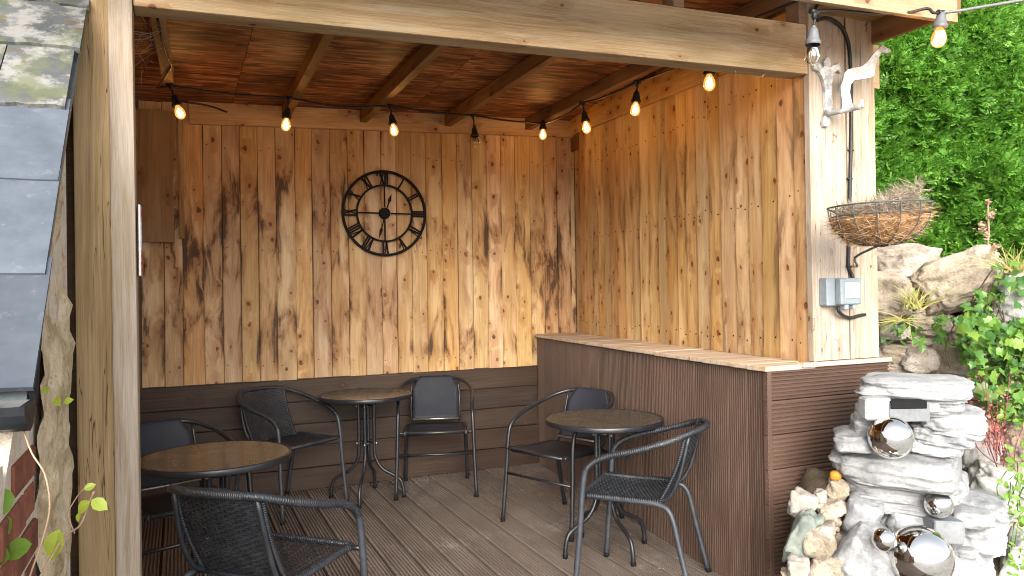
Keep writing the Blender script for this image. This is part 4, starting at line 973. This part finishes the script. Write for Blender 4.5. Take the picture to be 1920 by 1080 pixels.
# cobwebs in the corner
def webf(R_):
    x, y = R_.uniform(250, 300), R_.uniform(35, 130); return hy(x, y, -2.55 + R_.uniform(-.2, .25)), (R_.uniform(-1, 1), R_.uniform(-1, 1), R_.uniform(-1, 1))
V, F = fibres(30, .10, .0004, webf, 4)
bm = bmesh.new()
for a, b in (((246, 58), (308, 57)), ((246, 60), (280, 62)), ((248, 100), (285, 90)), ((262, 15), (275, 45)), ((250, 75), (300, 60))): bm_tube(bm, [hy(*a, -2.6), hy((a[0] + b[0]) / 2, (a[1] + b[1]) / 2 + 5, -2.45), hy(*b, -2.3)], .0009, 4)
me = mesh_from('cobweb', V, F); bm.from_mesh(me); o = solid('cobweb', from_bm('cobweb', bm), M_WEB); tag(o, 'dusty cobweb strands in the top left corner under the roof', 'cobweb')
for i, (x, y, x2, y2) in enumerate([(1378, 126, 1379, 136), (1440, 133, 1428, 144)]):
    o = tube('loose_twig', [hy(x, y, -2.86), hy(x2, y2, -2.87)], .0025, M_TANST, None, 5); tag(o, ['short splinter hanging from the beam, the left of two', 'slanted splinter hanging from the beam near its right end'][i], 'splinter', 'splinters under the beam')
# ================================================================== ROCK WATER FEATURE
DF = 2.97; PXM = DF / 1400
wf = thing('water_feature', 'pale stacked rock water feature with steel balls beside the counter', 'water feature', hd(1720, 1080, DF) * 1 - Vector((0, 0, .22)))
def rk(name, x0, x1, y0, y1, dep, doff, mat, parent, seed, rough=.16, strata=0., rot=0., sub=3, sq=.7, D=DF, tilt=0.):
    """rock measured by its left/right/top/bottom in the photo at depth D+doff"""
    d = D + doff + dep * .12; k = d / 1400 * .97; me = rock_mesh(name, ((x1 - x0) * k, dep, (y1 - y0) * k), seed, rough, strata, sub, sq)
    o = link(name, me, mat, parent, hd((x0 + x1) / 2, (y0 + y1) / 2, d)); q = ray((x0 + x1) / 2, (y0 + y1) / 2); o.rotation_euler = (tilt, rot, math.atan2(q.y, q.x) - math.pi / 2); return o
FR = [  # x0 x1 y0 y1 depth doff seed rot
 (1610, 1814, 703, 748, .40, 0, 1, .0, .10), (1622, 1800, 738, 775, .34, .02, 2, 0, .1), (1602, 1672, 752, 796, .26, -.03, 3, .05, .15),
 (1716, 1842, 756, 814, .36, -.02, 4, .06, .16), (1690, 1826, 790, 828, .34, .0, 40, .05, .15), (1594, 1656, 778, 814, .26, -.02, 5, .15, .15), (1563, 1644, 802, 844, .30, -.05, 6, -.05, .16),
 (1640, 1740, 790, 856, .26, .08, 7, 0, .12), (1696, 1806, 808, 848, .34, .0, 8, .04, .14), (1740, 1790, 842, 862, .3, .02, 41, 0, .12),
 (1561, 1788, 838, 908, .46, -.02, 9, .06, .12), (1580, 1792, 886, 930, .36, .03, 10, .0, .13), (1590, 1775, 912, 952, .34, .02, 11, .03, .13), (1750, 1812, 880, 938, .32, .08, 12, .3, .2),
 (1582, 1648, 926, 1006, .26, -.06, 13, .35, .15), (1566, 1682, 976, 1110, .30, -.16, 14, .55, .13), (1640, 1742, 938, 990, .3, .04, 15, .1, .14), (1664, 1740, 946, 1002, .22, -.05, 16, .1, .12), 
 (1634, 1740, 968, 1060, .24, .06, 17, .5, .12), (1772, 1884, 920, 1000, .36, .0, 18, .12, .15), (1780, 1882, 966, 1034, .36, -.03, 19, -.05, .15), (1784, 1860, 952, 984, .2, -.12, 20, 0, .14),
 (1760, 1862, 1026, 1100, .30, -.10, 21, .1, .16), (1782, 1836, 1018, 1040, .18, -.1, 22, 0, .14), (1600, 1700, 1050, 1130, .3, -.12, 23, 0, .15), (1700, 1800, 900, 960, .3, .08, 24, 0, .15)]
for x0, x1, y0, y1, dep, do, sd_, rot, rg in FR: rk('slab', x0, x1, y0, y1, dep, do, M_FOUNT, wf, sd_, rg, .046, rot, 5 if x1 - x0 > 90 else 4)
rk('core', 1610, 1800, 745, 1150, .26, .13, M_FOUNTG, wf, 31, .12, 0, 0, 3)
p = hd(1697, 770, DF - .155); o = box('spout_face', p, (.150, .07, .072), M_FOUNTG, wf, .006, Matrix.Rotation(YAW, 3, 'Z'), 2)
p = hd(1697, 757, DF - .165); o = box('spout_slot', p, (.135, .058, .030), M_IRON, wf, .002, Matrix.Rotation(YAW, 3, 'Z'))
for x, y, sx, sz in ((1640, 765, .10, .085), ):
    box('spout_cheek', hd(x, y, DF - .15), (sx, .07, sz), M_FOUNT, wf, .02, Matrix.Rotation(YAW, 3, 'Z'), 3)
box('spout_cheek', hd(1742, 764, DF - .15), (.06, .06, .04), M_FOUNT, wf, .018, Matrix.Rotation(YAW, 3, 'Z'), 3)
box('block', hd(1764, 990, DF - .14), (.115, .12, .085), M_FOUNTG, wf, .01, Matrix.Rotation(YAW, 3, 'Z') @ Matrix.Rotation(.06, 3, 'Y'), 3)
bmb = bmesh.new(); bmesh.ops.create_uvsphere(bmb, u_segments=48, v_segments=28, radius=1); ball = from_bm('mirror_ball', bmb, True)
for i, (x, y, r, do, lab) in enumerate([(1725, 1044, 58, -.28, 'largest polished steel ball at the foot of the rock water feature'), (1670, 820, 40, -.20, 'upper polished steel ball resting on the middle basin slab'), (1760, 947, 25, -.17, 'small polished steel ball on the right above the square grey block'), (1658, 1012, 22, -.31, 'smallest polished steel ball tucked left of the largest ball')]):
    d = DF + do; me = ball.copy(); me.transform(Matrix.Scale(r * d / 1400, 4)); o = link('mirror_ball', me, M_MIRROR, None, hd(x, y, d)); tag(o, lab, 'steel ball', 'polished steel balls of the water feature')
# soil heap with loose rocks between counter and water feature
def mound(name, x0, x1, y0, y1, dep, d, seed, mat, rough=.2):
    o = rk(name, x0, x1, y0, y1, dep, 0, mat, None, seed, rough, 0, 0, 4, .9, d); o['kind'] = 'structure'; o['label'] = 'heap of soil beside the counter'; return o
mound('soil_heap', 1478, 1660, 880, 1300, .42, 3.05, 51, M_SOIL, .12)
mound('soil_bed', 1640, 2100, 1010, 1300, .9, 3.25, 52, M_SOIL, .1)
RG = 'loose rocks heaped against the counter front'
for x0, x1, y0, y1, dep, d, mt, sd_, rot, lab in [
 (1481, 1528, 920, 972, .10, 2.95, M_ROCKW, 61, .2, 'whitish rock at the upper left of the heap against the counter'),
 (1527, 1550, 918, 944, .06, 2.96, M_ROCKW, 62, 0, 'little whitish rock just right of the upper left rock in the heap'),
 (1552, 1590, 898, 936, .09, 2.96, M_ROCK, 63, .3, 'flat tan rock directly under the orange pebble'),
 (1528, 1588, 934, 968, .11, 2.93, M_ROCK, 64, -.25, 'long grey tan rock slanting above the knobbly rock in the heap'),
 (1535, 1575, 960, 992, .09, 2.92, M_ROCK, 65, .1, 'small tan rock wedged in the middle of the heap'),
 (1482, 1528, 958, 1062, .10, 2.88, M_ROCKG, 66, .42, 'smooth green grey rock standing on edge in the heap'),
 (1504, 1564, 982, 1040, .13, 2.85, M_ROCK, 67, -.1, 'knobbly yellowish rock in front of the green grey rock'),
 (1517, 1582, 1032, 1110, .14, 2.82, M_ROCK, 68, .15, 'mossy tan rock at the bottom edge beside the white boulder'),
 (1478, 1516, 1046, 1096, .10, 2.80, M_ROCKW, 69, 0, 'white rock at the bottom left of the heap'),
 (1462, 1492, 1068, 1110, .09, 2.84, M_ROCK, 70, 0, 'tan rock in the bottom left corner against the counter foot'),
 (1566, 1592, 1000, 1040, .08, 2.9, M_ROCK, 71, 0, 'brown rock squeezed between the heap and the white boulder')]:
    ex, ey = (x1 - x0) * .07, (y1 - y0) * .07; o = rk('rock', x0 - ex, x1 + ex, y0 - ey, y1 + ey, dep, 0, mt, None, sd_, .26, .04, rot, 4, .72, d); tag(o, lab, 'rock', RG)
o = rk('orange_pebble', 1556, 1578, 882, 900, .045, 0, M_ORANGE, None, 72, .1, 0, 0, 2, .9, 2.95); tag(o, 'bright orange pebble on top of the rock heap', 'pebble')
# ================================================================== STONE RETAINING WALL
DW = 3.72
sw = thing('stone_wall', 'rubble stone retaining wall with big boulders on top below the hedge', 'stone wall', cpt(2.1, DW, 0))
V = []; F = []; nx, nzz = 60, 40
for j in range(nzz + 1):
    for i in range(nx + 1):
        X = 1.55 + i / nx * 2.9; z = -.06 + j / nzz * 1.26; q = cpt(X, DW + .10 - .02 * z + .05 * nz((X, 0, z), 3) + .03 * nz((X, 2, z), 9) + .01 * nz((X, 4, z), 30), z); V.append(q)
for j in range(nzz):
    for i in range(nx): a = j * (nx + 1) + i; F.append((a, a + 1, a + nx + 2, a + nx + 1))
k0 = len(V)
for i in range(nx + 1): X = 1.55 + i / nx * 2.9; V.append(cpt(X, DW + .6, 1.2))
for i in range(nx): a = nzz * (nx + 1) + i; F.append((a, a + 1, k0 + i + 1, k0 + i))
solid('mortar_bed', mesh_from('mortar_bed', V, F, True), M_ROCK, sw)
for x0, x1, y0, y1, dep, do, mt, sd_, rot in [
 (1612, 1712, 502, 606, .34, 0, M_ROCK, 81, .1), (1636, 1762, 456, 548, .30, .16, M_ROCKT, 82, .0), (1716, 1872, 474, 584, .34, .0, M_ROCK, 83, -.36), (1776, 1880, 470, 540, .3, .22, M_ROCKT, 100, -.1), (1860, 1960, 508, 612, .3, -.18, M_ROCKP, 84, .2),
 (1644, 1712, 600, 642, .2, .02, M_ROCKT, 85, 0), (1690, 1760, 646, 700, .24, -.02, M_ROCKT, 101, 0), (1700, 1762, 690, 740, .24, .0, M_ROCK, 102, 0), (1800, 1862, 700, 752, .24, -.02, M_ROCKT, 103, 0), (1806, 1866, 748, 808, .24, -.05, M_ROCK, 104, .1), (1700, 1790, 578, 632, .22, .10, M_ROCK, 86, .1), (1640, 1742, 640, 704, .26, .05, M_ROCK, 87, 0), (1736, 1840, 640, 712, .28, .02, M_ROCK, 88, .08),
 (1780, 1850, 600, 650, .2, .1, M_ROCK, 89, 0), (1760, 1880, 704, 800, .3, .06, M_ROCK, 90, .1), (1660, 1770, 700, 790, .3, .1, M_ROCK, 91, 0), (1840, 1950, 640, 740, .3, .05, M_ROCK, 92, 0),
 (1786, 1872, 806, 890, .3, -.2, M_ROCKP, 93, .15), (1812, 1930, 872, 962, .32, -.42, M_ROCKP, 94, .45), (1870, 1990, 770, 870, .3, -.02, M_ROCK, 95, 0), (1878, 1980, 1000, 1120, .3, -.62, M_ROCKP, 96, .3),
 (1930, 2080, 560, 700, .3, .0, M_ROCK, 97, 0), (1950, 2120, 700, 860, .3, .0, M_ROCK, 98, 0), (1940, 2100, 470, 570, .3, .1, M_ROCK, 99, 0)]:
    rk('stone', x0, x1, y0, y1, dep, do, mt, sw, sd_, .2, .06, rot, 5 if x1 - x0 > 80 else 4, .66, DW)

# ================================================================== CONIFER HEDGE
hg = thing('conifer_hedge', 'tall dense green conifer hedge behind the stone wall', 'hedge', cpt(3.4, 5.0, 1.2))
def hsurf(X, z): return 4.78 + .16 * nz((X * 1.3, 0, z * 1.3)) + .11 * nz((X * 3.1, 7, z * 3.6)) + .05 * nz((X * 8, 3, z * 8)) + .05 * (z - 2.2)
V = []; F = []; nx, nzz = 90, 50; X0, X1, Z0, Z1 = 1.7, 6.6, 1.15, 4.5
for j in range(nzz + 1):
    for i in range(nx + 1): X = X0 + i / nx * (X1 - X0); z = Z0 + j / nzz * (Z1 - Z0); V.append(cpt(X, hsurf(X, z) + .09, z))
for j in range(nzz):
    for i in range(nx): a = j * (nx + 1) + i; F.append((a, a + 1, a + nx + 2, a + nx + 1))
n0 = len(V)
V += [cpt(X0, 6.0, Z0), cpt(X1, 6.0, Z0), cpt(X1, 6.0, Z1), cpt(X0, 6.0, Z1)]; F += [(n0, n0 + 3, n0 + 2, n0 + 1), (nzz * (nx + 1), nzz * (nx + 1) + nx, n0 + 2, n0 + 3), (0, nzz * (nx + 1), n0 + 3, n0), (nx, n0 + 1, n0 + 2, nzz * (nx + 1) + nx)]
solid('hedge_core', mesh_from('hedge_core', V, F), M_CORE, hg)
def sprays(N, x_range, z_range, seed, size=1.):
    r = np.random.default_rng(seed); X = r.uniform(*x_range, N); z = r.uniform(*z_range, N)
    D = np.array([hsurf(a, b) for a, b in zip(X, z)]) + r.uniform(-.06, .09, N)
    cr = np.array([CR.x, CR.y, 0]); cf = np.array([CF.x, CF.y, 0]); P = np.array([CAM.x, CAM.y, 0])[None] + X[:, None] * cr + D[:, None] * cf; P[:, 2] = z
    a = -cf[None] * r.uniform(.35, 1.0, N)[:, None] + cr[None] * r.normal(0, .75, N)[:, None] + np.array([0, 0, 1.])[None] * r.normal(.25, .5, N)[:, None]; a /= np.linalg.norm(a, axis=1)[:, None]
    b = np.cross(a, r.normal(0, 1, (N, 3)) + np.array([0, 0, 1.2])); b /= np.linalg.norm(b, axis=1)[:, None]; nn = np.cross(a, b)
    L = r.uniform(.055, .12, N) * size; K = 11; out = []
    for k in range(K):
        t = (k + .5) / K; side = 1 if k % 2 else -1; base = P + a * (L * t)[:, None] - nn * (L * .25 * t * t)[:, None]
        ll = L * (.52 * (1 - t) ** .7 + .1); d = a * .75 + b * side * .75 if k < K - 1 else a; d = d + nn * r.normal(0, .18, (N, 1)); d /= np.linalg.norm(d, axis=1)[:, None]
        wv = np.cross(d, nn); wv /= np.linalg.norm(wv, axis=1)[:, None]; ww = (ll * .15 + .0022)[:, None]
        out.append(np.stack([base, base + d * (ll * .55)[:, None] + wv * ww, base + d * ll[:, None], base + d * (ll * .55)[:, None] - wv * ww], 1))
    return np.concatenate(out, 0).reshape(-1, 3)
def quads_mesh(name, A):
    n = len(A) // 4; me = bpy.data.meshes.new(name); me.vertices.add(len(A)); me.vertices.foreach_set('co', A.astype(np.float32).ravel())
    me.loops.add(len(A)); me.loops.foreach_set('vertex_index', np.arange(len(A), dtype=np.int32)); me.polygons.add(n); me.polygons.foreach_set('loop_start', np.arange(0, len(A), 4, dtype=np.int32)); me.update(calc_edges=True); me.validate(); return me
A = np.concatenate([sprays(27000, (2.1, 3.75), (1.25, 3.6), 1, .9), sprays(7000, (3.75, 6.5), (1.2, 4.4), 2, 1.5), sprays(2500, (2.0, 3.75), (3.6, 4.5), 3, 1.5)])
tag(solid('foliage', quads_mesh('foliage', A), M_HEDGE, hg), kind='stuff')
# ================================================================== PLANTS ON THE WALL
def leaf_mesh(name, outline, fold=.25, curl=.2):
    n = len(outline); V = [(0, 0, 0)]; 
    for x, y in outline: V.append((x, y, abs(x) * fold - y * y * curl))
    V.append((0, .5, -.25 * curl)); c = len(V) - 1
    F = [(c, 1 + i, 1 + (i + 1) % n) for i in range(n)]
    return mesh_from(name, V, F)
ivy_o = [(0, 0), (-.28, -.10), (-.52, .12), (-.40, .36), (-.62, .62), (-.30, .66), (0, 1.05), (.30, .66), (.62, .62), (.40, .36), (.52, .12), (.28, -.10)]
oval_o = [(0, 0), (-.2, .15), (-.32, .42), (-.25, .72), (0, 1.0), (.25, .72), (.32, .42), (.2, .15)]
blade_o = [(0, 0), (-.12, .2), (-.16, .5), (-.1, .8), (0, 1.), (.1, .8), (.16, .5), (.12, .2)]
ME_IVY = leaf_mesh('leaf', ivy_o); ME_IVY.materials.append(M_IVY); ME_OV = leaf_mesh('leaf', oval_o); ME_OV.materials.append(M_LIME); ME_OVG = leaf_mesh('leaf', oval_o); ME_OVG.materials.append(M_GREEN)
def put_leaf(me, parent, p, size, R_, facing=None, sp=.55, name='leaf'):
    n = (Vector(facing) if facing else -CF * .8 + Vector((0, 0, .55))) + Vector((R_.gauss(0, sp), R_.gauss(0, sp), R_.gauss(0, sp))); n.normalize()
    d = Vector((R_.gauss(0, .8), R_.gauss(0, .8), R_.gauss(-.5, .5))); d = (d - n * d.dot(n)).normalized(); x = d.cross(n)
    o = link(name, me, None, parent, p); o.rotation_euler = Matrix((x, d, n)).transposed().to_euler(); o.scale = (size, size, size); return o
iv = thing('ivy_plant', 'ivy with broad green leaves trailing down the right end of the stone wall', 'ivy', hd(1880, 640, 3.4))
R_ = random.Random(11); cnt = 0
def region(pts):   # polygon sampler
    xs_ = [p[0] for p in pts]; ys_ = [p[1] for p in pts]
    while True:
        x, y = R_.uniform(min(xs_), max(xs_)), R_.uniform(min(ys_), max(ys_)); ins = False
        for i in range(len(pts)):
            (x1, y1), (x2, y2) = pts[i], pts[i - 1]
            if (y1 > y) != (y2 > y) and x < (x2 - x1) * (y - y1) / (y2 - y1) + x1: ins = not ins
        if ins: return x, y
for poly, N, s0, s1, dmin, dmax in [([(1800, 600), (1840, 560), (1870, 610), (1960, 600), (2000, 760), (1880, 770), (1830, 720), (1800, 640)], 206, .028, .062, 3.28, 3.46), ([(1850, 500), (1890, 490), (1960, 500), (1960, 560), (1880, 570), (1840, 560)], 34, .03, .06, 3.36, 3.55), ([(1650, 610), (1740, 600), (1745, 650), (1650, 655)], 26, .022, .042, 3.58, 3.64), ([(1740, 590), (1810, 600), (1815, 660), (1760, 640)], 26, .025, .05, 3.5, 3.62)]:
    for i in range(N):
        x, y = region(poly); p = hd(x, y, R_.uniform(dmin, dmax)); put_leaf(ME_IVY, iv, p, R_.uniform(s0, s1), R_)
LV = []; LF = []
iv_poly = [(1800, 600), (1835, 545), (1870, 600), (1960, 590), (2000, 790), (1870, 790), (1830, 740), (1795, 650)]
mv = [v.co.copy() for v in ME_IVY.vertices]; mf = [tuple(f.vertices) for f in ME_IVY.polygons]
for k in range(750):
    x, y = region(iv_poly); p = hd(x, y, R_.uniform(3.38, 3.54)); n = (-CF * .8 + Vector((R_.gauss(0, .5), R_.gauss(0, .5), .5 + R_.gauss(0, .5)))).normalized()
    d = Vector((R_.gauss(0, .8), R_.gauss(0, .8), R_.gauss(-.5, .5))); d = (d - n * d.dot(n)).normalized(); xx = d.cross(n); sz = R_.uniform(.018, .042); i0 = len(LV)
    LV += [p + (xx * q.x + d * q.y + n * q.z) * sz for q in mv]; LF += [tuple(i0 + i for i in f) for f in mf]
tag(solid('leaf_mass', mesh_from('leaf_mass', LV, LF), M_IVYM, iv), kind='stuff')
bm = bmesh.new()
for k in range(9):
    x, y = R_.uniform(1850, 1930), R_.uniform(500, 620); P = [hd(x, y, 3.48)]
    for s_ in range(5): x += R_.uniform(-25, 18); y += R_.uniform(15, 40); P.append(hd(x, y, 3.47 + R_.uniform(-.03, .03)))
    bm_tube(bm, smooth_path(P, 3), .003, 5)
solid('stem', from_bm('stem', bm), M_BRANCH, iv)
# low green plant at the lower right
lp = thing('leafy_plant', 'low bright green plant at the lower right edge beside the pale stones', 'plant', hd(1905, 900, 3.0))
for poly, N, s0, s1, dm, dx in [([(1880, 850), (1930, 830), (1960, 1000), (1900, 1010), (1872, 960)], 80, .018, .04, 2.95, 3.1), ([(1870, 760), (1930, 740), (1940, 880), (1890, 880)], 40, .018, .035, 3.2, 3.3), ([(1885, 1010), (1940, 1000), (1940, 1080), (1880, 1080)], 25, .018, .035, 2.8, 2.95), ([(1790, 880), (1812, 890), (1812, 925), (1795, 920)], 14, .02, .03, 3.2, 3.25)]:
    for i in range(N): x, y = region(poly); put_leaf(ME_OVG, lp, hd(x, y, R_.uniform(dm, dx)), R_.uniform(s0, s1), R_)
bm = bmesh.new()
for k in range(8): x, y = R_.uniform(1885, 1930), R_.uniform(860, 980); bm_tube(bm, smooth_path([hd(x, y, 3.05), hd(x - R_.uniform(0, 20), y + 30, 3.0), hd(x - 10, y + 60, 3.05)], 3), .0022, 5)
solid('stem', from_bm('stem', bm), M_GREEN, lp)
# red flowering stems
fp_ = thing('red_flower_plant', 'airy plant with thin red stems and tiny pink flowers beside the water feature', 'flowering plant', hd(1870, 870, 3.3))
V = []; F = []
bm = bmesh.new()
for k in range(16):
    x0, y0 = R_.uniform(1845, 1905), R_.uniform(840, 885); x1, y1 = x0 + R_.uniform(-75, 25), R_.uniform(690, 820); d = R_.uniform(3.2, 3.4)
    P = smooth_path([hd(x0, y0, d), hd((x0 + x1) / 2 + R_.uniform(-8, 8), (y0 + y1) / 2 - 5, d - .04), hd(x1, y1, d)], 5); bm_tube(bm, P, .0016, 4)
    for j in range(34):
        q = P[R_.randrange(len(P) // 3, len(P))] + Vector((R_.gauss(0, .022), R_.gauss(0, .022), R_.gauss(0, .02))); a = Vector((R_.gauss(0, 1), R_.gauss(0, 1), R_.gauss(0, 1))).normalized() * R_.uniform(.003, .007); b = a.orthogonal().normalized() * a.length; i0 = len(V); V += [q + a, q + b, q - a, q - b]; F.append((i0, i0 + 1, i0 + 2, i0 + 3))
bm_tube(bm, smooth_path([hd(1816, 760, 3.1), hd(1822, 800, 3.1), hd(1832, 838, 3.12), hd(1862, 865, 3.2), hd(1880, 872, 3.25)], 4), .0022, 5)
solid('stem', from_bm('stem', bm), M_REDST, fp_); tag(solid('florets', mesh_from('florets', V, F), M_PINK, fp_), kind='stuff')
V, F = [], []
# grass like tufts
def tuft(name, label, cat, base, n, L, spread, mat, seed, grp=None, up=(0, 0, 1)):
    Q = random.Random(seed); V = []; F = []; base = Vector(base)
    for i in range(n):
        d = (Vector(up) + Vector((Q.gauss(0, spread), Q.gauss(0, spread), Q.gauss(0, spread * .5)))).normalized(); l = L * Q.uniform(.5, 1.15); s_ = d.cross(CF).normalized(); droop = Vector((d.x, d.y, -.6)) * l * .45; w_ = .0035; i0 = len(V)
        b0 = base + Vector((Q.gauss(0, .02), Q.gauss(0, .02), 0))
        for k in range(5): t = k / 4; c = b0 + d * l * t + droop * t * t; ww = w_ * (1 - t * .85); V += [c - s_ * ww, c + s_ * ww]
        for k in range(4): F.append((i0 + 2 * k, i0 + 2 * k + 1, i0 + 2 * k + 3, i0 + 2 * k + 2))
    o = solid(name, mesh_from(name, V, F), mat); tag(o, label, cat, grp); return o
tuft('fern_tuft', 'yellow green grassy tuft growing between the two front boulders', 'grass tuft', hd(1715, 580, 3.50), 60, .17, .45, M_STRAWG, 1, 'grassy tufts on the stone wall')
tuft('fern_tuft', 'sparse drooping tuft below the left boulder by the pier', 'grass tuft', hd(1690, 600, 3.56), 34, .11, .7, M_STRAWG, 2, 'grassy tufts on the stone wall', (-.4, 0, .2))
tuft('fern_tuft', 'pale tuft of long blades on top of the wall at the right edge', 'grass tuft', hd(1905, 512, 3.5), 50, .22, .6, M_STRAWG, 3, 'grassy tufts on the stone wall')
st = thing('tall_flower_stalk', 'single tall faded pink flower stalk standing before the hedge', 'flower stalk', hd(1853, 500, 3.7))
tube('stem', smooth_path([hd(1853, 505, 3.7), hd(1852, 470, 3.7), hd(1854, 430, 3.7), hd(1852, 400, 3.7), hd(1853, 375, 3.7)], 3), .0045, M_SEDUM, st, 6)
V = []; F = []
for (x, y, sx, sy, n) in [(1858, 402, 6, 9, 60), (1842, 428, 8, 8, 60), (1862, 465, 10, 8, 70), (1838, 420, 5, 6, 30), (1855, 378, 5, 4, 24), (1850, 440, 5, 8, 30)]:
    for i in range(n):
        q = hd(x + R_.gauss(0, sx * .6), y + R_.gauss(0, sy * .6), 3.7 + R_.gauss(0, .02)); a = Vector((R_.gauss(0, 1), R_.gauss(0, 1), R_.gauss(0, 1))).normalized() * R_.uniform(.004, .010); b = a.orthogonal().normalized() * a.length * .7; i0 = len(V); V += [q + a, q + b, q - a, q - b]; F.append((i0, i0 + 1, i0 + 2, i0 + 3))
tag(solid('flower_head', mesh_from('flower_head', V, F), M_SEDUM, st), kind='stuff')
# climbing vine by the left gable
vn = thing('climbing_vine', 'pale thin vine with lime leaves in front of the brick gable', 'vine', hd(80, 1060, 1.3))
bm = bmesh.new()
bm_tube(bm, smooth_path([hd(44, 808, 1.28), hd(60, 850, 1.27), hd(84, 890, 1.26), hd(93, 950, 1.25), hd(80, 1010, 1.24), (hd(56, 1080, 1.23)), hd(40, 1140, 1.22)], 5), .0016, 6)
bm_tube(bm, smooth_path([hd(70, 1090, 1.26), hd(118, 1010, 1.36), hd(150, 985, 1.46), hd(166, 945, 1.5), hd(176, 922, 1.5)], 5), .0020, 6)
bm_tube(bm, smooth_path([hd(140, 1000, 1.44), hd(128, 965, 1.46), hd(142, 935, 1.5), hd(156, 917, 1.5)], 5), .0012, 5)
solid('stem', from_bm('stem', bm), M_TANST, vn)
for x, y, d, s_, dx, dz, mt in [(168, 940, 1.48, .034, -.5, -.45, 0), (172, 937, 1.48, .036, .8, -.5, 0), (112, 992, 1.36, .055, -.1, -1, 0), (158, 918, 1.5, .022, .5, .35, 0), (150, 960, 1.5, .02, .2, -1, 0), (8, 965, 1.22, .05, -.2, 1, 1), (18, 1000, 1.22, .04, -.6, .6, 1), (60, 1020, 1.23, .05, -1, -.4, 1), (20, 1045, 1.2, .05, -1, .1, 1), (104, 745, 1.5, .024, .5, -.6, 0), (120, 755, 1.5, .02, .9, .3, 0), (88, 738, 1.48, .018, -.4, .8, 0)]:
    p = hd(x, y, d); n = (-CF + Vector((0, 0, .45)) + Vector((R_.gauss(0, .2), R_.gauss(0, .2), 0))).normalized(); dv = CR * dx + Vector((0, 0, dz)); dv = (dv - n * dv.dot(n)).normalized(); o = link('leaf', ME_OV if not mt else ME_OVG, None, vn, p); o.rotation_euler = Matrix((dv.cross(n), dv, n)).transposed().to_euler(); o.scale = (s_ * 1.15, s_, s_)
